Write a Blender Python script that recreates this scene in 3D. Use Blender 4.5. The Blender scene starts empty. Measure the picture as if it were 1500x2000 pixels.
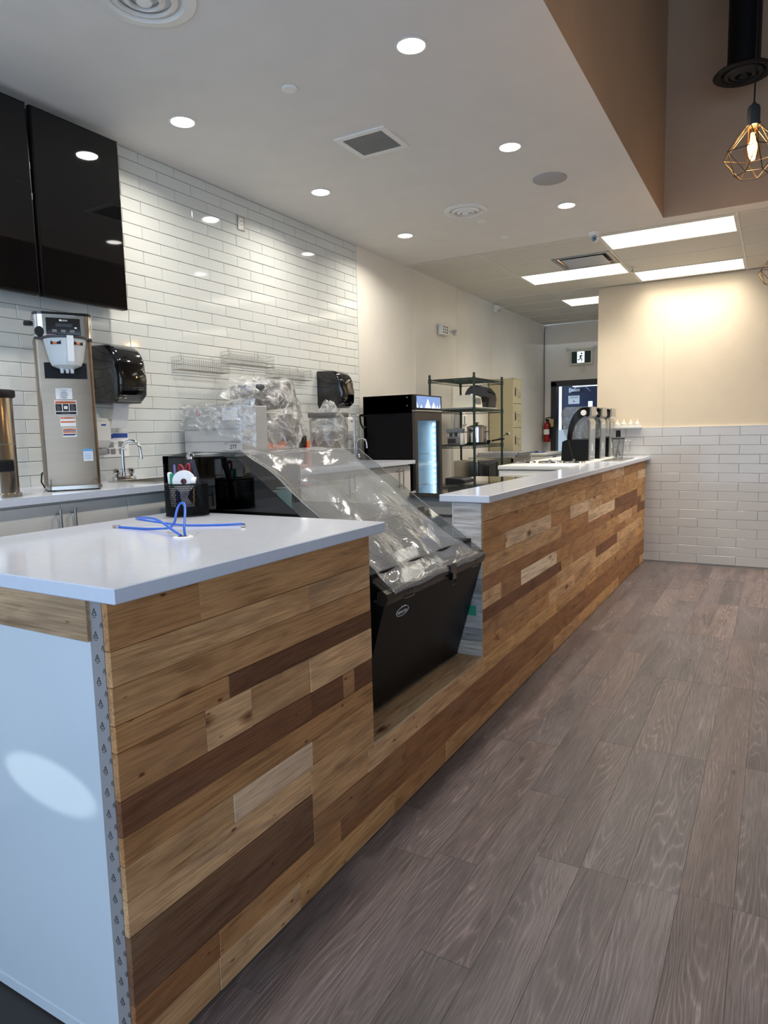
import bpy, bmesh, math, random
from mathutils import Vector, Matrix
R_ = random.Random(7)
sc = bpy.context.scene
C = sc.collection
PI = math.pi

# ------------------------------------------------------------------ camera
YAW, PITCH, ROLL, F = -.5252, -.1153, -.0228, 1322.2
fw = Vector((math.sin(YAW)*math.cos(PITCH), math.cos(YAW)*math.cos(PITCH), math.sin(PITCH)))
rt = Vector((math.cos(YAW), -math.sin(YAW), 0))
up = rt.cross(fw)
rt2 = math.cos(ROLL)*rt + math.sin(ROLL)*up
up2 = -math.sin(ROLL)*rt + math.cos(ROLL)*up
cd = bpy.data.cameras.new('camera'); cam = bpy.data.objects.new('camera', cd); C.objects.link(cam)
cam.matrix_world = Matrix(((rt2.x, up2.x, -fw.x, 0), (rt2.y, up2.y, -fw.y, 0), (rt2.z, up2.z, -fw.z, 1.572), (0, 0, 0, 1)))
cd.sensor_fit = 'VERTICAL'; cd.sensor_height = 36; cd.lens = F/2000*36; cd.clip_start = .02
sc.camera = cam
# ------------------------------------------------------------------ sky and exposure
w = bpy.data.worlds.new('sky'); sc.world = w; w.use_nodes = True
bg = w.node_tree.nodes['Background']; bg.inputs[0].default_value = (.54, .73, 1.0, 1); bg.inputs[1].default_value = 2.75
sc.view_settings.view_transform = 'Standard'; sc.view_settings.look = 'None'
sc.view_settings.gamma = 1; sc.view_settings.use_curve_mapping = False
sc.view_settings.exposure = 0.2
DOWN_W, TROF_W, BULB_W = 9.5, 15.0, 8.0
sc.cycles.use_denoising = True
sc.cycles.max_bounces = 10; sc.cycles.diffuse_bounces = 6; sc.cycles.glossy_bounces = 4
sc.cycles.transparent_max_bounces = 16; sc.cycles.transmission_bounces = 6
sc.cycles.caustics_reflective = False; sc.cycles.caustics_refractive = False
sc.cycles.sample_clamp_indirect = 6.0
def portal(loc, sx, sy, rot):
    ld = bpy.data.lights.new('portal', 'AREA'); ld.shape = 'RECTANGLE'; ld.size = sx; ld.size_y = sy; ld.cycles.is_portal = True
    o = bpy.data.objects.new('portal', ld); C.objects.link(o); o.location = loc; o.rotation_euler = rot; o['kind'] = 'helper'
portal((-.05, -2.6, 1.75), 6.2, 3.3, (PI/2, 0, 0))
portal((3.2, -1.5, 1.75), 2.5, 2.2, (0, PI/2, 0))

def glint(loc, tgt, power, size, blend):
    ld = bpy.data.lights.new('sun_glint', 'SPOT'); ld.energy = power; ld.spot_size = size; ld.spot_blend = blend; ld.color = (.86, .97, 1); ld.shadow_soft_size = .01
    o = bpy.data.objects.new('sun_glint', ld); C.objects.link(o); o.location = loc; o['kind'] = 'helper'; o.scale = (1, .36, 1)
    o.rotation_euler = (Vector(tgt)-Vector(loc)).to_track_quat('-Z', 'Y').to_euler()
glint((-2.9, -3.6, 1.9), (-1.60, 1.0, .69), 330, math.radians(4.6), .35)
# ------------------------------------------------------------------ materials
def lin(c):
    r = [(v/255/12.92 if v/255 <= .04045 else ((v/255+.055)/1.055)**2.4) for v in c]
    return (r[0], r[1], r[2], 1)
MATS = {}
class NT:
    def __init__(s, name):
        s.m = bpy.data.materials.new(name); s.m.use_nodes = True; s.t = s.m.node_tree; s.n = s.t.nodes
        s.b = s.n['Principled BSDF']; s.out = s.n['Material Output']
    def new(s, k, **kw):
        n = s.n.new(k)
        for a, v in kw.items():
            if hasattr(n, a): setattr(n, a, v)
        return n
    def link(s, a, b): s.t.links.new(a, b)
    def noise(s, vec, scale, detail=3, dist=0., rough=.5):
        n = s.new('ShaderNodeTexNoise'); n.inputs['Scale'].default_value = scale; n.inputs['Detail'].default_value = detail
        n.inputs['Distortion'].default_value = dist; n.inputs['Roughness'].default_value = rough
        if vec is not None: s.link(vec, n.inputs['Vector'])
        return n.outputs[0]
    def math(s, op, a, b=None, c=None):
        n = s.new('ShaderNodeMath', operation=op)
        for i, v in enumerate((a, b, c)):
            if v is None: continue
            if isinstance(v, (int, float)): n.inputs[i].default_value = v
            else: s.link(v, n.inputs[i])
        return n.outputs[0]
    def ramp(s, f, stops):
        n = s.new('ShaderNodeValToRGB'); s.link(f, n.inputs[0])
        e = n.color_ramp.elements
        while len(e) < len(stops): e.new(.5)
        for i, (p, c) in enumerate(stops):
            e[i].position = p; e[i].color = c if len(c) == 4 else (*c, 1)
        return n.outputs[0]
    def mix(s, f, a, b, mode='MIX'):
        n = s.new('ShaderNodeMix', data_type='RGBA', blend_type=mode)
        for i, v in ((0, f), (6, a), (7, b)):
            if isinstance(v, (int, float)): n.inputs[i].default_value = v
            elif isinstance(v, tuple): n.inputs[i].default_value = v
            else: s.link(v, n.inputs[i])
        return n.outputs[2]
    def pos(s, scale, rand=0.):
        g = s.new('ShaderNodeNewGeometry'); v = g.outputs['Position']
        if rand:
            oi = s.new('ShaderNodeObjectInfo')
            m = s.new('ShaderNodeVectorMath', operation='SCALE'); m.inputs[0].default_value = (rand, rand*.7, rand*1.3)
            s.link(oi.outputs['Random'], m.inputs['Scale'])
            a = s.new('ShaderNodeVectorMath', operation='ADD'); s.link(v, a.inputs[0]); s.link(m.outputs[0], a.inputs[1]); v = a.outputs[0]
        k = s.new('ShaderNodeVectorMath', operation='MULTIPLY'); s.link(v, k.inputs[0]); k.inputs[1].default_value = scale
        return k.outputs[0]
    def bump(s, h, strength=.2, dist=.002):
        n = s.new('ShaderNodeBump'); n.inputs['Strength'].default_value = strength; n.inputs['Distance'].default_value = dist
        s.link(h, n.inputs['Height']); s.link(n.outputs[0], s.b.inputs['Normal'])
def M(name, rgb, rough=.5, metal=0., var=.06, vs=6., coat=0., bump=0., bs=60., emit=None, es=0., spec=.5, stretch=(1, 1, 1)):
    if name in MATS: return MATS[name]
    t = NT(name); c = lin(rgb)
    t.b.inputs['Roughness'].default_value = rough; t.b.inputs['Metallic'].default_value = metal
    t.b.inputs['Coat Weight'].default_value = coat; t.b.inputs['Specular IOR Level'].default_value = spec
    p = t.pos(stretch)
    n = t.noise(p, vs)
    lo = tuple(v*(1-var) for v in c[:3])+(1,); hi = tuple(min(1, v*(1+var)) for v in c[:3])+(1,)
    t.link(t.ramp(n, [(.3, lo), (.7, hi)]), t.b.inputs['Base Color'])
    if bump: t.bump(t.noise(p, bs, 4), bump, .002)
    if emit:
        t.b.inputs['Emission Color'].default_value = lin(emit); t.b.inputs['Emission Strength'].default_value = es
    MATS[name] = t.m; return t.m
def clear(name, tint=(255, 255, 255), alpha=.1, rough=.04, diffuse=None, dfac=.0, dots=False, wrinkle=0., ws=14., spec=1.):
    """thin sheet of glass or plastic: mostly see-through, with a gloss and an optional milky share"""
    t = NT(name)
    tr = t.new('ShaderNodeBsdfTransparent'); tr.inputs[0].default_value = lin(tint)
    t.b.inputs['Base Color'].default_value = lin(diffuse or (255, 255, 255)); t.b.inputs['Roughness'].default_value = rough
    fr = t.new('ShaderNodeLayerWeight'); fr.inputs['Blend'].default_value = .5
    frf = t.math('ADD', t.math('MULTIPLY', t.math('POWER', fr.outputs['Facing'], 5.), .9), .04)
    gl = t.new('ShaderNodeBsdfGlossy'); gl.inputs['Roughness'].default_value = rough
    m1 = t.new('ShaderNodeMixShader'); m2 = t.new('ShaderNodeMixShader')
    df = t.new('ShaderNodeBsdfDiffuse'); df.inputs[0].default_value = lin(diffuse or (255, 255, 255))
    f = t.math('ADD', t.math('MULTIPLY', frf, spec), alpha)
    p = t.pos((1, 1, 1))
    if dots:
        sx = t.new('ShaderNodeSeparateXYZ'); t.link(p, sx.inputs[0])
        a = t.math('SINE', t.math('MULTIPLY', sx.outputs[1], 560.)); b = t.math('SINE', t.math('MULTIPLY', sx.outputs[0], 560.))
        d = t.math('GREATER_THAN', t.math('MULTIPLY', a, b), .35)
        dd = t.math('ADD', t.math('MULTIPLY', d, .22), dfac)
    else:
        nz = t.noise(p, 9., 3, 1.0)
        ridge = t.math('SUBTRACT', 1., t.math('ABSOLUTE', t.math('MULTIPLY', t.math('SUBTRACT', nz, .5), 4.)))
        ridge = t.math('POWER', t.math('MAXIMUM', ridge, 0.), 6.)
        dd = t.math('MULTIPLY', t.math('ADD', ridge, t.math('MULTIPLY', t.noise(p, 6., 2), .7)), dfac)
    t.link(dd, m1.inputs[0]); t.link(tr.outputs[0], m1.inputs[1]); t.link(df.outputs[0], m1.inputs[2])
    t.link(f, m2.inputs[0]); t.link(m1.outputs[0], m2.inputs[1]); t.link(gl.outputs[0], m2.inputs[2])
    if wrinkle:
        bn = t.new('ShaderNodeBump'); bn.inputs['Strength'].default_value = wrinkle; bn.inputs['Distance'].default_value = .03
        t.link(t.noise(p, ws, 5, 1.2), bn.inputs['Height'])
        t.link(bn.outputs[0], gl.inputs['Normal']); t.link(bn.outputs[0], fr.inputs['Normal'])
    t.link(m2.outputs[0], t.out.inputs['Surface'])
    MATS[name] = t.m; return t.m
def emis(name, rgb, s):
    t = NT(name); t.b.inputs['Base Color'].default_value = lin(rgb)
    t.b.inputs['Emission Color'].default_value = lin(rgb); t.b.inputs['Emission Strength'].default_value = s
    MATS[name] = t.m; return t.m
def wood(name, axis, knots=True):
    """sawn reclaimed board; the board's own tone is the object's colour"""
    t = NT(name)
    lo = {'x': (1.5, 26, 26), 'y': (26, 1.5, 26)}[axis]; mid = {'x': (2.2, 9, 9), 'y': (9, 2.2, 9)}[axis]
    p = t.pos((1, 1, 1), 37.)
    def sc_(k):
        n = t.new('ShaderNodeVectorMath', operation='MULTIPLY'); t.link(p, n.inputs[0]); n.inputs[1].default_value = k; return n.outputs[0]
    grain = t.noise(sc_(lo), 1.6, 7, 1.4, .62); band = t.noise(sc_(mid), .9, 3, 1.8)
    fine = t.noise(sc_({'x': (6, 190, 190), 'y': (190, 6, 190)}[axis]), 1., 3)
    oi = t.new('ShaderNodeObjectInfo')
    g = t.ramp(grain, [(.28, (.60, .54, .48, 1)), (.46, (.98, .97, .96, 1)), (.75, (1.1, 1.09, 1.07, 1))])
    b = t.ramp(band, [(.28, (.72, .67, .62, 1)), (.5, (1, 1, 1, 1)), (.72, (1.14, 1.12, 1.08, 1))])
    col = t.mix(1., oi.outputs['Color'], g, 'MULTIPLY'); col = t.mix(1., col, b, 'MULTIPLY')
    col = t.mix(.8, col, t.ramp(fine, [(.32, (.70, .66, .62, 1)), (.6, (1.12, 1.12, 1.12, 1))]), 'MULTIPLY')
    # weather streaks: grey-brown patches along the board
    st = t.noise(sc_({'x': (1.1, 5, 5), 'y': (5, 1.1, 5)}[axis]), 1., 4, 2.2)
    col = t.mix(t.ramp(st, [(.56, (0, 0, 0, 1)), (.72, (.42, .42, .42, 1))]), col, (.22, .135, .08, 1), 'MIX')
    if knots:
        for k_, lo_, hi_ in (({'x': (2.6, 6, 6), 'y': (6, 2.6, 6)}[axis], .075, .15), ({'x': (9, 21, 21), 'y': (21, 9, 21)}[axis], .06, .12)):
            v = t.new('ShaderNodeTexVoronoi'); v.inputs['Scale'].default_value = 1.; v.inputs['Randomness'].default_value = 1.
            t.link(sc_(k_), v.inputs['Vector'])
            sp = t.new('ShaderNodeSeparateColor'); t.link(v.outputs['Color'], sp.inputs[0])
            d = t.math('ADD', v.outputs['Distance'], t.math('MULTIPLY', t.math('SUBTRACT', grain, .5), .16))
            d = t.math('ADD', d, t.math('GREATER_THAN', sp.outputs[0], .55))
            k = t.ramp(d, [(lo_*.6, (.14, .08, .045, 1)), (lo_, (.42, .30, .21, 1)), (hi_, (1, 1, 1, 1))])
            col = t.mix(.92, col, k, 'MULTIPLY')
    t.link(col, t.b.inputs['Base Color']); t.b.inputs['Roughness'].default_value = .62; t.b.inputs['Specular IOR Level'].default_value = .35
    saw = t.noise(sc_({'x': (75, 10, 10), 'y': (10, 75, 10)}[axis]), 1.2, 3, .5)
    t.bump(t.math('ADD', t.math('MULTIPLY', grain, .8), t.math('MULTIPLY', saw, .5)), .35, .003)
    MATS[name] = t.m; return t.m
def floor_mat():
    t = NT('grey vinyl oak'); p = t.pos((1, 1, 1), 23.)
    def sc_(k):
        n = t.new('ShaderNodeVectorMath', operation='MULTIPLY'); t.link(p, n.inputs[0]); n.inputs[1].default_value = k; return n.outputs[0]
    warp = t.noise(sc_((5.5, .55, 1.)), 1., 2, .3)
    sx = t.new('ShaderNodeSeparateXYZ'); t.link(p, sx.inputs[0])
    jit = t.noise(sc_((60, 6, 1)), 1., 2)
    u = t.math('ADD', t.math('ADD', t.math('MULTIPLY', sx.outputs[0], 190.), t.math('MULTIPLY', warp, 85.)), t.math('MULTIPLY', jit, 2.2))
    ring = t.math('ABSOLUTE', t.math('SINE', u))
    tick = t.noise(sc_((230, 7, 1)), 1., 4, .3, .65)
    blot = t.noise(sc_((4.5, .8, 1)), 1., 4, 1.)
    where = t.noise(sc_((3.5, .9, 1)), 1.3, 2)
    oi = t.new('ShaderNodeObjectInfo')
    r = t.ramp(ring, [(.0, (1.7, 1.66, 1.64, 1)), (.2, (1.25, 1.23, 1.22, 1)), (.5, (.95, .95, .95, 1)), (1., (.80, .79, .79, 1))])
    k = t.ramp(tick, [(.36, (.58, .57, .57, 1)), (.60, (1.28, 1.28, 1.28, 1))])
    b = t.ramp(blot, [(.3, (.66, .64, .65, 1)), (.68, (1.24, 1.21, 1.2, 1))])
    col = t.mix(t.ramp(where, [(.38, (.2, .2, .2, 1)), (.6, (.95, .95, .95, 1))]), oi.outputs['Color'], r, 'MULTIPLY')
    col = t.mix(.8, col, k, 'MULTIPLY'); col = t.mix(1., col, b, 'MULTIPLY')
    v = t.new('ShaderNodeTexVoronoi'); v.inputs['Scale'].default_value = 1.
    t.link(sc_((4.2, 1.7, 1)), v.inputs['Vector'])
    kn = t.ramp(t.math('ADD', v.outputs['Distance'], t.math('MULTIPLY', t.math('SUBTRACT', tick, .5), .06)), [(.02, (.25, .22, .2, 1)), (.07, (1, 1, 1, 1))])
    col = t.mix(.8, col, kn, 'MULTIPLY')
    t.link(col, t.b.inputs['Base Color'])
    t.link(t.math('ADD', t.math('MULTIPLY', tick, .25), .33), t.b.inputs['Roughness']); t.b.inputs['Specular IOR Level'].default_value = .45
    t.bump(t.math('ADD', t.math('MULTIPLY', ring, -.3), tick), .3, .0015)
    MATS['floor'] = t.m; return t.m

quartz = M('white quartz', (208, 213, 224), .12, var=.02, vs=40)
paint = M('white paint', (226, 222, 214), .6, var=.02)
ceilpaint = M('ceiling paint', (222, 218, 212), .7, var=.02)
beige = M('warm wall paint', (210, 196, 174), .6, var=.02, spec=.2)
dim_beige = M('taupe paint', (178, 153, 128), .7, var=.04, vs=3)  # beige wall paint darkened, the bulkhead's dim light put into its colour
frp = M('white wall panel', (222, 217, 206), .3, var=.03, vs=3)
grout = M('pale grout', (158, 158, 154), .8)
tilem = M('white glazed tile', (208, 210, 205), .06, var=.012, vs=1.5, spec=.6)
tileg = M('grey white glazed tile', (186, 184, 182), .1, var=.02, vs=1.5)
tbar = M('white enamel tee', (215, 212, 204), .45)
ctile = M('vinyl ceiling tile', (204, 200, 190), .6, var=.03, vs=30, bump=.15, bs=120)
black = M('matte black', (16, 16, 18), .45, var=.1, spec=.25)
blackg = M('gloss black', (9, 9, 11), .07, var=.05, coat=.5)
tvm = M('screen black', (5, 5, 6), .03, var=.02)
blacks = M('satin black steel', (10, 10, 11), .42, var=.08, vs=2, spec=.18)
bsteel = M('brewer steel', (150, 134, 116), .3, 1., .05, 3., bump=.05, bs=200, stretch=(1, 1, 14))
steel = M('brushed steel', (190, 186, 178), .26, 1., .05, 3., bump=.05, bs=200, stretch=(1, 1, 14))
chrome = M('chrome', (225, 225, 228), .05, 1., .01)
steeld = M('dull steel', (168, 166, 162), .38, 1., .05, 4.)
alum = M('grey coated metal', (186, 187, 188), .35, .25, .03)
cab = M('white laminate', (226, 222, 214), .28, var=.015)
whitep = M('white plastic', (230, 229, 224), .35, var=.02)
offw = M('cream plastic', (212, 208, 192), .4, var=.02)
lockm = M('putty enamel', (170, 160, 128), .4, var=.03)
green = M('green epoxy wire', (18, 42, 34), .35, var=.1)
red = M('red enamel', (150, 20, 22), .25, var=.05)
orange = M('orange plastic', (214, 92, 22), .35, var=.05)
blue = M('blue jacket', (48, 104, 205), .4, var=.05)
navy = M('navy door', (44, 50, 78), .4, var=.05)
charc = M('charcoal frame', (50, 46, 48), .45, var=.05)
grey = M('mid grey', (110, 110, 112), .5, var=.06)
dgrey = M('dark grey', (48, 49, 52), .45, var=.08)
paper = M('white paper', (235, 235, 235), .8, var=.02)
ink = M('black ink', (18, 18, 20), .7, var=.05)
inkg = M('grey ink', (120, 120, 126), .8, var=.2, vs=200)
oran = M('warning orange', (206, 112, 62), .5, var=.03)
bluep = M('blue print', (40, 72, 150), .5, var=.03)
skyb = M('light blue print', (92, 166, 222), .5, var=.03)
stripm = M('printed strip grey', (146, 139, 136), .5, var=.04)
brass = M('bronze wire', (52, 42, 32), .5, .3, .1)
endp = M('white gloss laminate', (206, 212, 216), .2, var=.02, vs=2)
glassc = clear('clear acrylic', (249, 252, 254), .02, .02)
glassd = clear('dark tinted glass', (70, 73, 78), .03, .03)
film = clear('dotted plastic film', (238, 240, 242), .06, .10, (205, 207, 210), .14, True, .25, 6., 1.0)
drape = clear('crumpled polythene', (244, 245, 246), .07, .09, (240, 240, 238), .34, False, .42, 14., 1.2)
jarm = clear('clear jar plastic', (240, 242, 242), .10, .05, (230, 230, 228), .06, False, .5, 22.)
fros = M('frosted plastic', (206, 210, 210), .3, var=.02)
woody = wood('reclaimed board', 'y'); woodx = wood('reclaimed board across', 'x'); floorm = floor_mat()

# ------------------------------------------------------------------ mesh helpers
class MB:
    def __init__(s): s.v = []; s.f = []; s.M = None
    def frame(s, a, b, c, d, k, z0, z1):
        return s.box(a, b, c, c+k, z0, z1).box(a, b, d-k, d, z0, z1).box(a, a+k, c+k, d-k, z0, z1).box(b-k, b, c+k, d-k, z0, z1)
    def add(s, vs, fs):
        k = len(s.v)
        for p in vs:
            p = Vector(p); s.v.append(s.M @ p if s.M else p)
        s.f += [tuple(i+k for i in f) for f in fs]; return s
    def box(s, x0, x1, y0, y1, z0, z1, c=0.):
        if x0 > x1: x0, x1 = x1, x0
        if y0 > y1: y0, y1 = y1, y0
        if z0 > z1: z0, z1 = z1, z0
        if c <= 0:
            return s.add([(x0, y0, z0), (x1, y0, z0), (x1, y1, z0), (x0, y1, z0), (x0, y0, z1), (x1, y0, z1), (x1, y1, z1), (x0, y1, z1)],
                         [(0, 3, 2, 1), (4, 5, 6, 7), (0, 1, 5, 4), (1, 2, 6, 5), (2, 3, 7, 6), (3, 0, 4, 7)])
        c = min(c, (x1-x0)*.45, (y1-y0)*.45, (z1-z0)*.45)
        bm = bmesh.new(); r = bmesh.ops.create_cube(bm, size=1)
        for v in bm.verts: v.co = Vector(((x0+x1)/2+v.co.x*(x1-x0), (y0+y1)/2+v.co.y*(y1-y0), (z0+z1)/2+v.co.z*(z1-z0)))
        bmesh.ops.bevel(bm, geom=bm.edges[:]+bm.verts[:], offset=c, segments=1 if c < .004 else 2, affect='EDGES', profile=.5)
        bm.verts.index_update()
        s.add([v.co[:] for v in bm.verts], [[v.index for v in f.verts] for f in bm.faces]); bm.free(); return s
    def cyl(s, a, b, r, r2=None, n=16, cap=True):
        a = Vector(a); b = Vector(b); r2 = r if r2 is None else r2
        d = (b-a).normalized(); q = d.orthogonal().normalized(); k = d.cross(q)
        vs = []
        for c_, rr in ((a, r), (b, r2)):
            for i in range(n):
                t = 2*PI*i/n; vs.append(c_+q*math.cos(t)*rr+k*math.sin(t)*rr)
        fs = [(i, (i+1) % n, n+(i+1) % n, n+i) for i in range(n)]
        if cap: fs += [tuple(range(n-1, -1, -1)), tuple(range(n, 2*n))]
        return s.add(vs, fs)
    def tube(s, pts, r, n=8, closed=False):
        pts = [Vector(p) for p in pts]; m = len(pts); vs = []
        q = None
        for i, p in enumerate(pts):
            d = (pts[(i+1) % m]-pts[i-1]) if closed else (pts[min(i+1, m-1)]-pts[max(i-1, 0)])
            d.normalize()
            if q is None: q = d.orthogonal().normalized()
            q = (q-d*q.dot(d)).normalized(); k = d.cross(q)
            rr = r[i] if isinstance(r, (list, tuple)) else r
            for j in range(n):
                t = 2*PI*j/n; vs.append(p+q*math.cos(t)*rr+k*math.sin(t)*rr)
        fs = []
        for i in range(m if closed else m-1):
            for j in range(n):
                a, b = i*n, ((i+1) % m)*n
                fs.append((a+j, a+(j+1) % n, b+(j+1) % n, b+j))
        if not closed: fs += [tuple(range(n-1, -1, -1)), tuple(range((m-1)*n, m*n))]
        return s.add(vs, fs)
    def lathe(s, prof, c, n=24, cap=(True, True)):
        vs = []
        for r, z in prof:
            for i in range(n):
                t = 2*PI*i/n; vs.append((c[0]+r*math.cos(t), c[1]+r*math.sin(t), c[2]+z))
        m = len(prof)
        fs = [(k*n+i, k*n+(i+1) % n, (k+1)*n+(i+1) % n, (k+1)*n+i) for k in range(m-1) for i in range(n)]
        if cap[0]: fs.append(tuple(range(n-1, -1, -1)))
        if cap[1]: fs.append(tuple(range((m-1)*n, m*n)))
        return s.add(vs, fs)
    def prism(s, poly, axis, a0, a1):
        """poly in the two other axes (in x,y,z order), extruded along axis"""
        n = len(poly)
        def P(u, v, a): return {'x': (a, u, v), 'y': (u, a, v), 'z': (u, v, a)}[axis]
        vs = [P(u, v, a0) for u, v in poly]+[P(u, v, a1) for u, v in poly]
        return s.add(vs, [tuple(range(n)), tuple(range(2*n-1, n-1, -1))]+[(i, n+i, n+(i+1) % n, (i+1) % n) for i in range(n)])
    def grid(s, fn, nu, nv):
        vs = [fn(i/nu, j/nv) for j in range(nv+1) for i in range(nu+1)]
        return s.add(vs, [(j*(nu+1)+i, j*(nu+1)+i+1, (j+1)*(nu+1)+i+1, (j+1)*(nu+1)+i) for j in range(nv) for i in range(nu)])
    def quad(s, *p): return s.add(p, [(0, 1, 2, 3)])
    def build(s, name, mat, parent=None, smooth=35, base=None):
        o0 = Vector((0, 0, 0)); top = parent
        while top is not None and top.parent is not None: top = top.parent
        if top is not None: o0 = Vector(top['org'])
        elif base is not None: o0 = Vector(base)
        me = bpy.data.meshes.new(name); me.from_pydata([v-o0 for v in s.v], [], s.f)
        bm = bmesh.new(); bm.from_mesh(me); bmesh.ops.recalc_face_normals(bm, faces=bm.faces[:]); bm.to_mesh(me); bm.free()
        if smooth:
            me.polygons.foreach_set('use_smooth', [True]*len(me.polygons)); me.set_sharp_from_angle(angle=math.radians(smooth))
        me.materials.append(mat)
        o = bpy.data.objects.new(name, me); C.objects.link(o)
        if parent is not None: o.parent = parent
        elif base is not None: o.location = base
        return o
def B(*a, **k): return MB().box(*a, **k)
def thing(name, label, cat, loc, group=None):
    o = bpy.data.objects.new(name, None); C.objects.link(o); o.location = loc; o.empty_display_size = .05
    o['org'] = list(loc); o['label'] = label; o['category'] = cat
    if group: o['group'] = group
    return o
def solo(o, label, cat, group=None):
    o['label'] = label; o['category'] = cat; o['org'] = list(o.location)
    if group: o['group'] = group
    return o
def struct(name, mb, mat, smooth=0):
    o = mb.build(name, mat, None, smooth); o['kind'] = 'structure'; o['org'] = [0, 0, 0]; return o
def dup(root, loc, label=None, rot=None):
    r = root.copy(); C.objects.link(r); r.location = loc; r['org'] = list(loc)
    if rot is not None: r.rotation_euler = rot
    if label: r['label'] = label
    for ch in list(root.children):
        c = ch.copy(); C.objects.link(c); c.parent = r
        for g in list(ch.children):
            d = g.copy(); C.objects.link(d); d.parent = c
    return r
def text(body, size, loc, right, upv, mat, parent, name='lettering', align='CENTER', ext=.0004):
    cu = bpy.data.curves.new(name, 'FONT'); cu.body = body; cu.size = size; cu.align_x = align; cu.align_y = 'CENTER'; cu.extrude = ext
    cu.materials.append(mat)
    o = bpy.data.objects.new(name, cu); C.objects.link(o)
    r = Vector(right).normalized(); u = Vector(upv); u = (u-r*u.dot(r)).normalized(); n = r.cross(u)
    top = parent
    while top.parent is not None: top = top.parent
    p = Vector(loc)-Vector(top['org'])
    me = bpy.data.meshes.new_from_object(o); bpy.data.objects.remove(o); bpy.data.curves.remove(cu)
    me.name = name; o = bpy.data.objects.new(name, me); C.objects.link(o)
    if not me.materials: me.materials.append(mat)
    o.matrix_local = Matrix(((r.x, u.x, n.x, p.x), (r.y, u.y, n.y, p.y), (r.z, u.z, n.z, p.z), (0, 0, 0, 1)))
    o.parent = parent
    o.matrix_parent_inverse = Matrix.Identity(4)
    return o
def lamp(name, kind, loc, power, col, parent=None, size=.1, size_y=None, rot=(0, 0, 0), spread=None):
    ld = bpy.data.lights.new(name, kind); ld.energy = power; ld.color = col
    if kind == 'AREA':
        ld.shape = 'DISK' if size_y is None else 'RECTANGLE'; ld.size = size
        if size_y: ld.size_y = size_y
        if spread: ld.spread = spread
    else: ld.shadow_soft_size = size
    o = bpy.data.objects.new(name, ld); C.objects.link(o)
    if parent is not None: o.parent = parent; o.location = Vector(loc)-Vector(parent['org'])
    else: o.location = loc
    o.rotation_euler = rot
    return o

# ------------------------------------------------------------------ room shell
XW, ZC, YF, YB = -3.2465, 3.2085, 8.38, 10.78
YT = 6.083; SX, SY = -.837, 5.94; HZ = 5.2; XR = 3.2; YN = -2.6
fl = struct('floor', B(XW-.1, XR, YN, YB+3.2, -.06, -.004), M('floor bed', (60, 55, 52), .8))
def fl_plank(x0, x1, y0, y1, c):
    m = B(x0+.0002, x1-.0002, y0+.0003, y1-.0003, -.003, R_.uniform(-.0002, .0002), c=.0006)
    o = m.build('plank', floorm, fl, 0); o.color = c; return o
PW, PL = .1640, 1.06
ends = {-1: 2.335, 0: 2.332, -6: 3.21, -4: 2.31, -3: 2.32, -2: 3.38, 1: 2.0, -5: 2.75, -7: 2.1, 2: 2.9}
for k in range(-8, 15):
    x0 = -.064+PW*(k); x1 = x0+PW
    e = ends.get(k, R_.uniform(1, 2)); y = e-math.ceil((e+.1)/PL)*PL
    if k > 2: y += 1.06
    while y < YF:
        t = R_.uniform(.90, 1.10); h = R_.uniform(-1, 1)
        c = (.150*t*(1+.06*h), .124*t, .121*t*(1-.04*h), 1)
        fl_plank(x0, x1, y, min(y+PL, YF), c); y += PL
# walls
wl = struct('wall_left', B(XW-.15, XW-.009, YN, YB, 0, ZC), grout)
def tile_mesh(L, H, T=.009, c=.0022):
    m = MB(); m.add([(0, 0, 0), (0, L, 0), (0, L, H), (0, 0, H), (T-c, 0, 0), (T-c, L, 0), (T-c, L, H), (T-c, 0, H), (T, c, c), (T, L-c, c), (T, L-c, H-c), (T, c, H-c)],
                    [(0, 1, 5, 4), (1, 2, 6, 5), (2, 3, 7, 6), (3, 0, 4, 7), (4, 5, 9, 8), (5, 6, 10, 9), (6, 7, 11, 10), (7, 4, 8, 11), (8, 9, 10, 11)])
    return m
TP, TL, TZ0, TY0 = .0699, .2690, 2.521, 2.735
cache = {}
stuff = MB(); ntile = 0
def put_tile(x, y, z, L, H, parent, mat, rotate=None, amp=.0035):
    key = (round(L, 4), round(H, 4), mat.name)
    if key not in cache:
        o = tile_mesh(L, H).build('tile', mat, None, 0); cache[key] = o.data; bpy.data.objects.remove(o)
    o = bpy.data.objects.new('tile', cache[key]); C.objects.link(o); o.parent = parent; o.location = (x, y, z)
    o.rotation_euler = (0, R_.uniform(-amp, amp), (rotate or 0)+R_.uniform(-amp, amp)); return o
YE = 5.213
for r in range(-10, 18):
    z0 = TZ0-TP*r-TP; z1 = min(z0+TP-.0022, ZC-.002)
    if z0 > ZC-.02 or z1 < 1.345: continue
    if z0 < 1.30: z0 = 1.30
    off = TY0 if r % 2 == 1 else TY0+TL/2
    y = off-math.ceil((off-.9)/TL)*TL
    while y < YE-.01:
        a, b = y, min(y+TL-.0022, YE)
        hid = (b < 2.60 and 2.33 < z0 and z1 < 3.12)
        if hid or ntile >= 300 and z0 > 2.6 or b < 1.25:
            m = tile_mesh(b-a, z1-z0); m.v = [p+Vector((XW-.009, a, z0)) for p in m.v]; stuff.add(m.v, m.f)
        else:
            put_tile(XW-.009, a, z0, b-a, z1-z0, wl, tilem); ntile += 1
        y += TL
s_ = stuff.build('tile_field', tilem, wl, 0); s_['kind'] = 'stuff'
B(XW-.01, XW-.001, YE+.002, YB, 0, ZC).build('wall_panel', frp, wl, 0)
B(XW-.01, XW-.001, YN, YE, 0, 1.29).build('lower_wall', paint, wl, 0)
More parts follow.
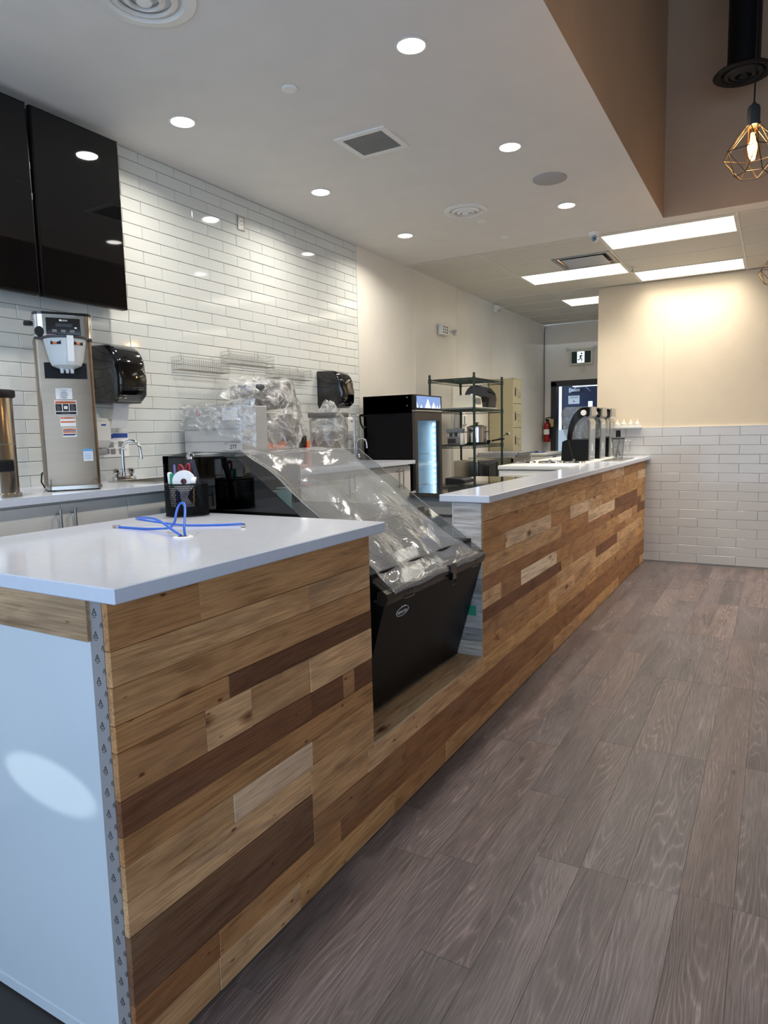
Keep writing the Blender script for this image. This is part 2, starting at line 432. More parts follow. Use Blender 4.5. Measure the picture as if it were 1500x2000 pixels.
for y, wd in ((YE+.006, .006), (6.31, .014), (7.385, .014), (8.482, .014)):
    B(XW-.002, XW+.004, y-wd, y+wd, 0, ZC, c=.002).build('seam_strip', frp, wl, 0)
wf = struct('wall_far', B(-1.875, XR, YF, YF+.14, 0, ZC), beige)
B(-1.871, XR, YF-.006, YF, 0, 1.568).build('grout_bed', grout, wf, 0)
FL_, FP = .3965, .1033
for r in range(15):
    z0 = 1.568-FP*(r+1)+.002; z1 = z0+FP-.0025
    if r == 14: pass
    z0 = max(z0, .012)
    off = -1.136 if r % 2 == 0 else -1.136+FL_/2
    x = off-math.ceil((off+1.871)/FL_)*FL_
    while x < XR-.05:
        a, b = max(x, -1.871), min(x+FL_-.0025, XR-.02)
        if b-a > .03: put_tile(a, YF-.006, z0, b-a, z1-z0, wf, tileg, -PI/2, .0025).location = (a, YF-.006, z0)
        x += FL_
for x in (-1.136, .1, 1.3):
    B(x-.009, x+.009, YF-.004, YF, 1.572, ZC, c=.0015).build('seam_strip', beige, wf, 0)
B(-1.878, XR, YF-.016, YF, 1.566, 1.574).build('cap_strip', tbar, wf, 0)
wb = struct('wall_back', MB().box(XW, -3.10, YB, YB+.12, 0, ZC).box(-3.10, -1.9, YB, YB+.12, 2.33, ZC).box(-1.98, 1.0, YB, YB+.12, 0, ZC), paint)
struct('wall_corridor', MB().box(-4.5, .5, YB+3.0, YB+3.1, 0, 3.2).box(-4.6, -4.5, YB+.1, YB+3.1, 0, 3.2).box(.4, .5, YB+.1, YB+3.1, 0, 3.2).box(-4.6, .5, YB+.1, YB+3.1, 3.2, 3.3), paint)
struct('wall_right', MB().box(XR, XR+.12, -.4, YB, 0, HZ).box(XR, XR+.12, YN, -.4, 0, .5).box(XR, XR+.12, YN, -.4, 3.0, HZ), beige)
struct('wall_bulkhead', MB().box(SX-.12, SX, YN, SY+.12, ZC+.0006, HZ).box(SX, XR, SY, SY+.12, ZC+.0006, HZ), dim_beige)
ce = struct('ceiling', MB().box(XW-.1, SX-.002, YN, YT, ZC, ZC+.05).box(SX-.002, XR, SY+.002, YT, ZC, ZC+.05), ceilpaint)
struct('ceiling_upper', B(SX-.12, XR, YN, SY+.1, HZ, HZ+.1), M('dark ceiling', (70, 66, 62), .8))
# suspended ceiling
GX, GY, GD = -1.398, 6.167, .533
trof = []
def gridcells():
    xs = [XW, GX-GD*2, GX, GX+GD*2, GX+GD*4, GX+GD*6, XR]; ys = [YT]+[GY+GD*k for k in range(9)]+[YB]
    return xs, ys
xs, ys = gridcells()
lightcells = {(2, 1): 'A', (2, 4): 'B', (1, 3): 'C', (1, 6): 'D', (4, 1): 'E', (4, 4): 'F'}  # E and F are unseen lights, added to brighten the counter's far wood
for i in range(len(xs)-1):
    for j in range(len(ys)-1):
        a, b, c, d = xs[i], xs[i+1], ys[j], ys[j+1]
        if c > YF and a > -1.6: continue
        if (i, j) in lightcells: trof.append((a, b, c, d)); continue
        if (i, j) == (1, 2):
            B(a+.006, -1.965, c+.006, d-.006, ZC+.004, ZC+.014, c=.002).build('ceiling_tile', ctile, ce, 0); continue
        if b-a < .05 or d-c < .03: continue
        B(a+.006, b-.006, c+.006, d-.006, ZC+.004, ZC+.014, c=.002).build('ceiling_tile', ctile, ce, 0)
B(XW, XR, YT, YB, ZC+.2, ZC+.25).build('deck', dim_beige, ce, 0)
for x in xs[1:-1]:
    B(x-.0085, x+.0085, YT, YB, ZC-.001, ZC+.008, c=.001).build('main_tee', tbar, ce, 0)
for y in ys[1:-1]:
    B(XW, XR if y < YF else -1.4, y-.0055, y+.0055, ZC, ZC+.007, c=.001).build('cross_tee', tbar, ce, 0)
B(XW, XR, YT-.004, YT+.012, ZC-.001, ZC+.01).build('edge_trim', tbar, ce, 0)
B(XW, XW+.014, YT, YB, ZC-.001, ZC+.01).build('edge_trim', tbar, ce, 0)
# street front behind the camera: frames of the shop windows
tf = struct('window_1', MB().box(XW, XR, YN-.05, YN+.05, 0, .1).box(XW, XR, YN-.05, YN+.05, 3.35, HZ), charc)
for x in (-3.2, -1.1, 1.0, 3.1): B(x-.04, x+.04, YN-.05, YN+.05, .1, 3.35).build('window_frame', charc, tf, 0)

# ------------------------------------------------------------------ ceiling fittings
trofm = emis('troffer diffuser', (255, 248, 228), 2.4)
def troffer(a, b, c, d, label):
    t = thing('ceiling_light', label, 'light', ((a+b)/2, (c+d)/2, ZC), 'rectangular lights in the suspended ceiling')
    m = MB(); k = .018
    m.frame(a+.008, b-.008, c+.006, d-.006, k, ZC-.002, ZC+.02)
    m.build('frame', tbar, t, 0)
    B(a+.02, b-.02, c+.02, d-.02, ZC+.002, ZC+.008).build('diffuser', trofm, t, 0)
    lamp('tube_glow', 'AREA', ((a+b)/2, (c+d)/2, ZC-.006), TROF_W, (1, .93, .82), t, b-a-.06, d-c-.06, (0, 0, 0), math.radians(125))
names = {'A': 'bright rectangular ceiling light nearest the bulkhead corner', 'B': 'bright rectangular ceiling light just above the far beige wall',
         'C': 'bright rectangular ceiling light beside the square steel air register', 'D': 'bright rectangular ceiling light half hidden behind the far beige wall, nearest the door',
         'E': 'added rectangular ceiling light right of the bulkhead, unseen past the right edge', 'F': 'added rectangular ceiling light over the far wall, unseen past the right edge'}
for (i, j), q in lightcells.items(): troffer(xs[i], xs[i+1], ys[j], ys[j+1], names[q])
downm = emis('downlight lens', (255, 253, 246), 14.)
def downlight():
    t = thing('recessed_light', '', 'light', (0, 0, ZC), 'round recessed downlights')
    MB().lathe([(.058, -.001), (.070, -.001), (.0715, -.004), (.060, -.005), (.057, .001)], (0, 0, ZC), 32, (False, False)).build('trim_ring', whitep, t)
    MB().lathe([(.0575, -.002), (.04, -.0025), (.001, -.003)], (0, 0, ZC), 28, (True, True)).build('lens', downm, t)
    lamp('lens_glow', 'AREA', (0, 0, ZC-.008), DOWN_W, (1, .94, .85), t, .11, None, (0, 0, 0), math.radians(150))
    return t
d0 = downlight()
dl = [(-1.408, 2.75, 'round recessed downlight in front row, largest and highest in the picture'), (-2.74, 2.73, 'round recessed downlight just right of the black screens'),
      (-2.74, 3.97, 'round recessed downlight between the square grille and the tiled wall'), (-2.745, 5.195, 'round recessed downlight over the far end of the tiled wall'),
      (-1.404, 3.975, 'round recessed downlight between the square grille and the round speaker'), (-1.402, 5.197, 'round recessed downlight between the round speaker and the dome camera'),
      (-2.74, 1.5, 'round recessed downlight above the left end of the black screens'), (-1.405, 1.5, 'round recessed downlight over the near counter')]
for i, (x, y, lb) in enumerate(dl):
    if i == 0: d0.location = (x, y, ZC); d0['org'] = [x, y, ZC]; d0['label'] = lb
    else: dup(d0, (x, y, ZC), lb)
def diffuser(x, y, label, s=1.):
    t = thing('air_diffuser', label, 'vent', (x, y, ZC), 'round ceiling air diffusers')
    MB().lathe([(.165*s, -.001), (.165*s, -.006), (.128*s, -.014), (.118*s, -.004), (.118*s, .02)], (x, y, ZC), 40, (False, False)).build('outer_ring', whitep, t)
    MB().lathe([(.118*s, .016), (.001, .018)], (x, y, ZC), 30, (False, True)).build('throat', dgrey, t)
    for r0, r1, z in ((.106, .086, -.018), (.066, .048, -.022)):
        MB().lathe([(r0*s, z+.012), (r0*s, z+.008), (r1*s, z-.002), (r1*s, z+.012)], (x, y, ZC), 36, (False, False)).build('cone_ring', whitep, t)
    MB().lathe([(.028*s, -.012), (.024*s, -.026), (.001, -.028)], (x, y, ZC), 24, (False, True)).build('centre_cap', whitep, t)
diffuser(-2.07, 4.89, 'round white ceiling air diffuser of nested rings, further one near the small caps')
diffuser(-2.10, 1.93, 'round white ceiling air diffuser cut by the top edge of the picture', 1.15)
t = thing('return_grille', 'square white ceiling return grille with grey egg-crate mesh', 'vent', (-2.043, 3.488, ZC))
m = MB(); a, b, c, d = -2.203, -1.883, 3.336, 3.640; k = .034
m.frame(a, b, c, d, k, ZC-.008, ZC-.0005)
m.build('frame', whitep, t, 0)
m = MB()
for i in range(25):
    x = a+k+(b-a-2*k)*i/24; m.box(x-.0013, x+.0013, c+k, d-k, ZC-.006, ZC-.001)
    y = c+k+(d-c-2*k)*i/24; m.box(a+k, b-k, y-.0013, y+.0013, ZC-.006, ZC-.001)
m.build('mesh', M('grille grey', (150, 148, 144), .5), t, 0)['kind'] = 'stuff'
B(a+.02, b-.02, c+.02, d-.02, ZC-.0012, ZC-.0004).build('backing', dgrey, t, 0)
solo(MB().lathe([(.110, 0), (.110, -.004), (.104, -.0075), (.02, -.009), (.001, -.009)], (0, 0, 0), 40, (False, True)).build('ceiling_speaker', M('speaker cloth', (168, 166, 164), .8, var=.1, vs=300), None, 35, (0, 0, 0)),
     'round grey flush ceiling speaker between two downlights', 'speaker').location = (-1.352, 4.60, ZC-.001)
capm = MB().lathe([(.037, 0), (.037, -.005), (.033, -.008), (.001, -.009)], (0, 0, 0), 28, (False, True)).build('sprinkler', whitep, None, 35, (0, 0, 0))
solo(capm, 'small round white sprinkler cover plate nearest the top of the picture', 'sprinkler', 'sprinkler cover plates'); capm.location = (-2.063, 2.757, ZC-.001)
for y, lb in ((5.183, 'small round white sprinkler cover plate beside the round diffuser'), (5.703, 'small round white sprinkler cover plate nearest the suspended ceiling')):
    dup(capm, (-2.064, y, ZC-.001), lb)
# dome camera
t = thing('security_camera', 'white dome security camera with dark lens at the edge of the suspended ceiling', 'camera', (-1.396, 6.03, ZC))
MB().lathe([(.044, 0), (.044, -.012), (.036, -.028), (.030, -.032)], (-1.396, 6.03, ZC), 24).build('mount', whitep, t)
q = Vector((-1.386, 6.015, ZC-.052))
MB().lathe([(.004, .030), (.02, .024), (.030, .01), (.032, 0), (.030, -.012), (.02, -.024), (.004, -.031)], q, 20).build('ball', whitep, t)
e = (Vector((0, 0, 1.5))-q).normalized()
MB().cyl(q+e*.020, q+e*.0335, .0255, .022, 20).build('lens_housing', blackg, t)
MB().cyl(q+e*.0335, q+e*.036, .010, .009, 16).build('lens', dgrey, t)
# air register beside the troffer
t = thing('air_register', 'steel framed supply register set in a suspended ceiling panel', 'vent', (-1.69, 6.98, ZC))
a, b, c, d = -1.955, -1.412, 6.712, 7.222
m = MB(); k = .035
m.frame(a, b, c, d, k, ZC-.006, ZC+.004)
m.build('frame', steeld, t, 0)
B(a+.075, b-.075, c+.07, d-.07, ZC-.012, ZC-.006, c=.002).build('plaque', alum, t, 0)
B(a+.03, b-.03, c+.03, d-.03, ZC+.02, ZC+.03).build('plenum', dgrey, t, 0)
t = thing('sprinkler', 'small pendent fire sprinkler head between ceiling lights', 'sprinkler', (-1.351, 7.541, ZC))
MB().lathe([(.03, -.001), (.028, -.005), (.012, -.007)], (-1.351, 7.541, ZC), 20).build('escutcheon', whitep, t)
MB().cyl((-1.351, 7.541, ZC-.006), (-1.351, 7.541, ZC-.03), .007).build('body', steeld, t)
MB().lathe([(.018, -.034), (.018, -.031)], (-1.351, 7.541, ZC), 16).build('deflector', dgrey, t)
# black duct with round diffuser
dx, dy, dz = -.283, 5.4, 3.90
t = thing('duct_drop', 'black round vertical duct ending in a wide black ring diffuser', 'duct', (dx, dy, dz))
MB().cyl((dx, dy, dz), (dx, dy, HZ), .10, .10, 32).build('pipe', black, t)
MB().lathe([(.10, .03), (.175, .012), (.185, .0), (.17, -.008), (.14, -.004), (.125, .01)], (dx, dy, dz), 40, (False, False)).build('flange', black, t)
for r0, r1, z in ((.118, .092, -.012), (.082, .052, -.016)):
    MB().lathe([(r0, z+.02), (r0, z+.01), (r1, z), (r1, z+.012)], (dx, dy, dz), 36, (False, False)).build('cone_ring', M('soft black', (30, 29, 29), .6), t)
MB().lathe([(.04, .004), (.03, -.018), (.001, -.019)], (dx, dy, dz), 24, (False, True)).build('centre_cap', black, t)
MB().lathe([(.12, .018), (.001, .02)], (dx, dy, dz), 24, (False, True)).build('throat', black, t)
# pendants
bulbm = clear('amber bulb glass', (255, 226, 180), .04, .03)
filam = emis('filament', (255, 214, 140), 60.)
def pendant(x, y, z, label):
    t = thing('pendant_lamp', label, 'lamp', (x, y, z), 'wire cage pendant lamps')
    MB().tube([(x, y, z+.135), (x+.002, y, z+.4), (x, y, HZ)], .0032, 6).build('cord', black, t)
    MB().lathe([(.004, .138), (.010, .128), (.019, .122), (.0225, .112), (.0225, .06), (.026, .058), (.026, .050), (.020, .048)], (x, y, z), 24).build('socket', M('dark socket', (46, 44, 42), .4), t)
    top = [(x+.024*math.cos(2*PI*i/6+.2), y+.024*math.sin(2*PI*i/6+.2), z+.052) for i in range(6)]
    mid = [(x+.108*math.cos(2*PI*i/6+.2+PI/6), y+.108*math.sin(2*PI*i/6+.2+PI/6), z-.048) for i in range(6)]
    bot = [(x+.058*math.cos(2*PI*i/6+.2), y+.058*math.sin(2*PI*i/6+.2), z-.128) for i in range(6)]
    wires = []
    for i in range(6):
        wires += [(top[i], top[(i+1) % 6]), (top[i], mid[i]), (top[(i+1) % 6], mid[i]), (bot[i], bot[(i+1) % 6]), (mid[i], bot[i]), (mid[i], bot[(i+1) % 6])]
        wires += [(mid[i], mid[(i+1) % 6])]
    m = MB()
    for a, b in wires: m.cyl(a, b, .0017, .0017, 6)
    m.build('cage', brass, t)
    MB().lathe([(.011, .05), (.014, .03), (.024, -.0), (.030, -.03), (.028, -.052), (.018, -.07), (.004, -.076)], (x, y, z), 24).build('bulb', bulbm, t)
    m = MB()
    for i in range(6):
        a0 = 2*PI*i/6; m.cyl((x+.006*math.cos(a0), y+.006*math.sin(a0), z+.025), (x+.011*math.cos(a0), y+.011*math.sin(a0), z-.05), .0013, .0013, 6)
    m.build('filament', filam, t)
    lamp('bulb_glow', 'POINT', (x, y, z-.015), BULB_W, (1, .72, .42), t, .02)
pendant(-.122, 3.1, 2.66, 'bronze wire cage pendant with glowing filament bulb, the near one')
pendant(-.052, 5.4, 2.645, 'bronze wire cage pendant cut by the right edge, the far one')

# ------------------------------------------------------------------ front counter
ZU, ZT = 1.205, 1.243
XC = -1.311
sco = thing('service_counter', 'long service counter clad in reclaimed wood boards with a notch for the display case', 'counter', (-1.9, 4.7, 0))
B(-2.30, XC-.02, 1.006, 2.146, 0, ZU-.001).build('carcass', M('carcass board', (120, 112, 104), .7), sco, 0)
B(-2.30, XC-.02, 2.146, 3.29, 0, .366).build('carcass', MATS['carcass board'], sco, 0)
B(-1.47, XC-.02, 3.29, YF-.005, 0, ZU-.001).build('carcass', MATS['carcass board'], sco, 0)
TAN = [(176, 134, 90), (186, 146, 102), (168, 124, 80), (194, 156, 114), (160, 118, 78), (182, 140, 92), (172, 132, 92)]
PALE = (206, 178, 146); DARK = (104, 68, 44); DK2 = (118, 78, 52); MIDB = (140, 98, 62)
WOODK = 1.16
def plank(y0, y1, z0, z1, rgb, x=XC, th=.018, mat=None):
    k_ = WOODK*(1.22 if y0 > 3.2 else 1.)  # far boards lightened: the brighter light there is put into their colour
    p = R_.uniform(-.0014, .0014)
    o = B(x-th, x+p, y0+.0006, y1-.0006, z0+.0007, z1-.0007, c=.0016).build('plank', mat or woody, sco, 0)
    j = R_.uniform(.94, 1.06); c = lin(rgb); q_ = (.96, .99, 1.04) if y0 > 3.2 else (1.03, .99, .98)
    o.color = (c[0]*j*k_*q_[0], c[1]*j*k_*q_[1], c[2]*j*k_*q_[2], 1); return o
T_ = lambda: R_.choice(TAN)
near = [  # (z1, z0, [(y_end, colour), ...])
 (1.204, 1.085, [(1.276, TAN[2]), (2.146, TAN[0])]),
 (1.085, .998, [(1.760, TAN[1]), (2.146, TAN[3])]),
 (.998, .905, [(2.146, TAN[0])]),
 (.905, .838, [(1.370, TAN[2]), (2.146, DARK)]),
 (.838, .718, [(1.275, TAN[4]), (1.46, TAN[3]), (1.75, TAN[1]), (2.146, TAN[3])]),
 (.718, .627, [(1.750, DK2), (1.945, DARK), (2.02, TAN[4]), (2.146, DARK)]),
 (.627, .552, [(2.146, TAN[2])]),
 (.552, .464, [(1.365, TAN[1]), (1.748, PALE), (2.146, TAN[0])]),
 (.464, .368, [(1.735, TAN[3]), (2.146, TAN[1])]),
 (.368, .275, [(1.738, (112, 82, 58)), (2.10, TAN[1])]),
 (.275, .185, [(1.74, (106, 76, 54)), (2.4, (142, 104, 70))]),
 (.185, .105, [(1.28, (140, 96, 60)), (1.9, TAN[2]), (2.55, MIDB)]),
 (.105, .004, [(1.275, TAN[1]), (1.655, TAN[3]), (2.3, TAN[5])])]
low = []
for z1, z0, segs in near:
    y = .987
    for e, c in segs: plank(y, e, z0, z1, c); y = e
    if z1 < .37: low.append((z1, z0, y))
far = [(1.204, 1.102), (1.102, 1.002), (1.002, .905), (.905, .806), (.806, .728), (.728, .632), (.632, .560), (.560, .465), (.465, .368)]
fixed = {4: [(6.55, (150, 106, 70))], 6: [(4.79, DK2)], 5: [(3.56, TAN[3]), (3.906, (158, 116, 78)), (4.685, (222, 200, 170))], 3: [(4.0, TAN[1]), (4.8, TAN[3]), (5.6, (170, 124, 80))]}
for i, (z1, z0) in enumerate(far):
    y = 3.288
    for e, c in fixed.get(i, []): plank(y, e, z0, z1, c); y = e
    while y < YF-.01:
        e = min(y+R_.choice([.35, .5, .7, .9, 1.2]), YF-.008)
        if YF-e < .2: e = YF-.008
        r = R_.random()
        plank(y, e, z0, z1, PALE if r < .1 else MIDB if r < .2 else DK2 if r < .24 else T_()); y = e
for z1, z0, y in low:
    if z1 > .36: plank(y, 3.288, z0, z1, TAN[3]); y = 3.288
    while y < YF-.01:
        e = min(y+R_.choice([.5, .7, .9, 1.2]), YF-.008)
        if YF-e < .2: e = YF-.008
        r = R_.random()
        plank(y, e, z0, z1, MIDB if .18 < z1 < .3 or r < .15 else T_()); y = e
# ledge boards in the notch, and the whitewashed notch cheek
def board(x0, x1, y0, y1, z0, z1, rgb, mat):
    o = B(x0, x1, y0, y1, z0, z1, c=.0015).build('board', mat, sco, 0); c = lin(rgb); o.color = (c[0], c[1], c[2], 1)
board(-1.385, XC+.001, 2.147, 3.287, .366, .379, (200, 172, 136), woody)
board(-1.475, -1.386, 2.147, 3.287, .366, .377, (190, 160, 124), woody)
for z0, z1, c in ((.378, .46, (186, 176, 164)), (.46, .53, (160, 158, 156)), (.53, .62, (176, 172, 168)), (.62, .72, (170, 168, 166)), (.72, .80, (150, 146, 142)), (.80, .90, (190, 186, 180)),
                  (.90, .985, (206, 202, 196)), (.985, 1.09, (214, 210, 206)), (1.09, 1.203, (208, 204, 200))):
    board(-1.47, XC-.003, 3.272, 3.289, z0, z1-.001, c, woodx)
B(-1.40, -1.345, 3.2705, 3.272, .60, .655).build('paint_smear', M('teal paint', (40, 140, 110), .6), sco, 0)
B(-1.475, -1.470, 3.268, 3.291, .378, 1.203).build('edge_trim', whitep, sco, 0)
# end facing the street: white panel, top rail, printed packing strip
B(-2.30, -1.388, .996, 1.006, .03, 1.10).build('end_panel', endp, sco, 0)
B(-2.30, -1.388, .992, 1.006, .004, .03).build('kick_strip', endp, sco, 0)
o = B(-2.30, -1.384, .985, 1.006, 1.10, 1.204, c=.002).build('top_rail', woodx, sco, 0); o.color = (.46, .30, .17, 1)
st = B(-1.388, -1.342, .997, 1.005, .004, 1.203).build('corner_strip', stripm, sco, 0)
B(-1.342, -1.336, 1.0, 1.006, .004, 1.203).build('shadow_gap', black, sco, 0)
m = MB()
def tri_mark(x, z, s=1.):
    a, b, c = Vector((x-.010*s, .9965, z)), Vector((x+.010*s, .9965, z)), Vector((x+.001*s, .9965, z+.021*s))
    for p, q in ((a, b), (b, c), (c, a)): m.tube([p, q], .0009*s, 5)
    m.tube([(x-.002*s, .9965, z+.006*s), (x+.003*s, .9965, z+.010*s)], .0012*s, 5)
    m.tube([(x-.007*s, .9965, z-.006*s), (x+.006*s, .9965, z-.006*s)], .0008*s, 5)
for k in range(21): tri_mark(-1.368, 1.165-.0555*k, .78); tri_mark(-1.346, 1.140-.0555*k, .5)
o = m.build('printed_marks', ink, st, 0); o['kind'] = 'stuff'
def slab(x0, x1, y0, y1, z0, z1, label):
    o = B(x0, x1, y0, y1, z0, z1, c=.003).build('countertop', quartz, None, 35, ((x0+x1)/2, (y0+y1)/2, z0)); return solo(o, label, 'countertop')
slab(-2.345, -1.262, .972, 2.185, ZU, ZT, 'white quartz countertop on the near end of the wooden counter, holding the blue cable')
slab(-1.545, -1.262, 3.255, YF-.018, ZU, ZT, 'long white quartz countertop on the far run of the wooden counter')

# ------------------------------------------------------------------ refrigerated display case
dc = thing('display_case', 'low black refrigerated display case with clear sloping front in the counter notch', 'case', (-1.9, 2.75, .38))
Y0, Y1 = 2.235, 3.245
def slope_x(z): return -1.305+(z-.955)*(-.735/.535)
# body: black front panel leaning outwards at the top
MB().prism([(-2.45, .385), (-1.455, .385), (-1.312, .905), (-1.36, .915), (-1.36, 1.02), (-2.45, 1.02)], 'y', Y0, Y1).build('body', blacks, dc, 0)
MB().prism([(-1.453, .392), (-1.447, .390), (-1.300, .905), (-1.312, .909)], 'y', Y0-.004, Y1+.004).build('front_panel', blacks, dc, 0)
MB().prism([(-1.462, .386), (-1.444, .384), (-1.441, .392), (-1.458, .394)], 'y', Y0-.004, Y1+.004).build('bottom_trim', steeld, dc, 0)
rl = MB().prism([(-1.335, .905), (-1.296, .902), (-1.283, .925), (-1.286, .950), (-1.305, .962), (-1.33, .955)], 'y', Y0-.008, Y1+.006).build('front_rail', M('dark bronze rail', (58, 52, 46), .22, .6), dc, 30)
for y in (2.42, 3.13):
    for k in (-.018, .012): B(-1.2905, -1.2815, y+k, y+k+.008, .925, .945, c=.001).build('clip', blackg, rl, 0)
    B(-1.300, -1.2865, y-.04, y+.04, .900, .903).build('clip_plate', steeld, rl, 0)
lt = MB().box(-1.296, -1.276, 2.80, 2.875, .925, .962, c=.003).box(-1.294, -1.272, 2.815, 2.86, .89, .928, c=.003).build('latch', blackg, rl, 35)
MB().tube([(-1.282, 2.812, .89), (-1.278, 2.812, .865), (-1.278, 2.863, .865), (-1.282, 2.863, .89)], .0025, 6).build('latch_loop', black, rl)
# emblem: oval ring and word
m = MB(); cy, cz = 2.405, .838
tl = Vector((-.143, 0, -.515)).normalized()
def fp(u, v): return Vector((-1.2995, cy, .905))+Vector((0, u, 0))+tl*(.905-cz-v)+Vector((.0015, 0, 0))
m.tube([fp(.052*math.cos(2*PI*i/40), .021*math.sin(2*PI*i/40)) for i in range(40)], .0012, 5, True)
m.tube([fp(-.018, .0225), fp(.018, .0225)], .0022, 5)
em = m.build('emblem', whitep, dc)
text('REMCOR', .020, fp(0, -.004), (0, 1, 0), (.268, 0, .963), whitep, dc, 'emblem_word')
# cabinet interior and glazing
B(-2.40, -1.60, Y0+.01, Y1-.01, 1.02, 1.16).build('well', blackg, dc, 0)
B(-2.42, -1.62, Y0+.012, Y1-.012, 1.16, 1.185, c=.003).build('deck', dgrey, dc, 0)
MB().box(-2.475, -2.455, Y0, Y1, .40, 1.485).build('rear_doors', glassd, dc, 0)
MB().box(-2.487, -2.45, Y0, Y0+.03, .40, 1.49).box(-2.487, -2.45, Y1-.03, Y1, .40, 1.49).box(-2.487, -2.45, Y0, Y1, 1.455, 1.49).build('rear_frame', blacks, dc, 0)
sl = [(-2.47, 1.02), (-1.385, 1.02), (-1.325, .965), (-1.34, .985), (-2.05, 1.483), (-2.47, 1.483)]
sl = [(-2.45, 1.02), (-1.40, 1.02), (-2.035, 1.482), (-2.45, 1.482)]
MB().prism(sl, 'y', Y0, Y0+.006).build('end_glass', glassd, dc, 0)
MB().prism(sl, 'y', Y1-.006, Y1).build('end_glass', glassc, dc, 0)
MB().prism([(-1.312, .958), (-1.306, .962), (-2.036, 1.492), (-2.45, 1.492), (-2.45, 1.486), (-2.038, 1.486)], 'y', Y0, Y1).build('lid', glassc, dc, 0)
MB().tube([(-1.308, Y1, .963), (-2.036, Y1, 1.491), (-2.45, Y1, 1.491)], .0025, 6).build('lid_edge', grey, dc)
MB().tube([(-2.036, Y0, 1.4915), (-2.036, Y1, 1.4915)], .0022, 6).build('lid_edge', grey, dc)
B(-2.44, -2.12, Y0+.03, Y1-.03, 1.30, 1.306).build('glass_shelf', glassc, dc, 0)
MB().tube([(-2.12, Y0+.03, 1.303), (-2.12, Y1-.03, 1.303)], .003, 6).build('shelf_edge', steeld, dc)
# dotted protective film over lid and front edge
pts = [(-2.47, 1.488), (-2.30, 1.497), (-2.10, 1.499), (-2.02, 1.490), (-1.90, 1.408), (-1.75, 1.297), (-1.60, 1.187), (-1.45, 1.076), (-1.36, 1.012), (-1.31, .972), (-1.286, .955), (-1.281, .934)]
def film_f(u, v):
    k = u*(len(pts)-1); i = min(int(k), len(pts)-2); f = k-i
    x = pts[i][0]*(1-f)+pts[i+1][0]*f; z = pts[i][1]*(1-f)+pts[i+1][1]*f
    ymax = Y1-.06-.11*math.sin(PI*min(1, u*1.05))
    if u > .93: ymax += (u-.93)*1.0
    y = Y0+.012+.045*max(0, u-.2)+(ymax-Y0-.03)*v
    amp = .005+.010*math.sin(PI*u)*(1-v)
    z += .006+amp*(math.sin(7*y*3+u*9)+.6*math.sin(23*y-u*17)+.5*math.sin(41*u+13*y))*.6
    if v < .07: z += (.07-v)*.35*math.sin(PI*min(1, u*1.2))
    return (x, y, z)
fo = MB().grid(film_f, 70, 40).build('protective_film', film, dc, 60)
MB().tube([Vector(film_f(u/40, 1))+Vector((0, 0, .001)) for u in range(12, 40)], .0028, 6).build('film_edge', clear('film edge', (255, 255, 255), .55, .1, (240, 240, 240), .3), dc)
MB().tube([Vector(film_f(u/40, 0)) for u in range(12, 38)], .0022, 6).build('film_edge', MATS['film edge'], dc)
cp = MB().lathe([(.036, 0), (.038, .004), (.040, .115), (.0405, .118), (.03, .119)], (-2.21, 2.78, 1.186), 28)
solo(cp.build('paper_roll', M('pale mint paper', (196, 232, 220), .6), None, 35, (-2.21, 2.78, 1.186)), 'pale mint paper roll standing inside the display case', 'roll')

# ------------------------------------------------------------------ back counter along the tiled wall
bc = thing('base_cabinet', 'run of white base cabinets with steel bar handles along the tiled wall', 'cabinet', (-2.94, 2.8, 0))
XB0, XB1 = XW+.004, -2.65
B(XB0, XB1-.02, .4, 5.03, .1, 1.315).build('carcass', cab, bc, 0)
B(XB0, XB1-.07, .4, 5.02, 0, .1).build('toe_kick', dgrey, bc, 0)
B(XB0, XB1-.012, .4, 5.03, 1.311, 1.3155).build('shadow_strip', ink, bc, 0)
seams = [.40, .77, 1.12, 1.463, 1.808, 2.155, 2.54, 2.92, 3.31, 3.69, 4.075, 4.44, 4.815, 5.03]
pairs = {4: 1, 10: 1, 12: 1, 2: 1, 6: 1, 8: 1}
for i in range(len(seams)-1):
    a, b = seams[i]+.0015, seams[i+1]-.0015
    d = B(XB1-.019, XB1, a, b, .11, 1.303, c=.0015).build('door', cab, bc, 0)
    hy = b-.030 if (i % 2 == 1) else a+.036
    if i == 3: hy = b-.022
    if i == 4: hy = a+.045
    MB().cyl((XB1+.030, hy, 1.285), (XB1+.030, hy, 1.12), .0055, .0055, 12).cyl((XB1, hy, 1.262), (XB1+.030, hy, 1.262), .004, .004, 8).cyl((XB1, hy, 1.143), (XB1+.030, hy, 1.143), .004, .004, 8).build('bar_handle', steeld, d)
# worktop with a cut-out for the sink
ZB = 1.347
wt = MB(); sx0, sx1, sy0, sy1 = -3.06, -2.74, 2.40, 2.76
xa, xb = XW+.002, -2.612
for x0, x1, y0, y1 in ((xa, xb, .38, sy0), (xa, xb, sy1, 5.05), (xa, sx0, sy0, sy1), (sx1, xb, sy0, sy1)): wt.box(x0, x1, y0, y1, 1.317, ZB)
solo(wt.build('countertop', quartz, None, 0, (-2.93, 2.7, 1.317)), 'white quartz countertop along the tiled wall under the coffee brewer', 'countertop')
sk = thing('sink', 'small steel drop-in hand sink beside the coffee brewer', 'sink', (-2.9, 2.58, ZB-.15))
m = MB()
m.box(sx0+.004, sx0+.008, sy0+.004, sy1-.004, ZB-.03, ZB).box(sx1-.008, sx1-.004, sy0+.004, sy1-.004, ZB-.03, ZB).box(sx0+.004, sx1-.004, sy0+.004, sy0+.008, ZB-.03, ZB).box(sx0+.004, sx1-.004, sy1-.008, sy1-.004, ZB-.03, ZB).box(sx0+.004, sx1-.004, sy0+.004, sy1-.004, ZB-.03, ZB-.026)
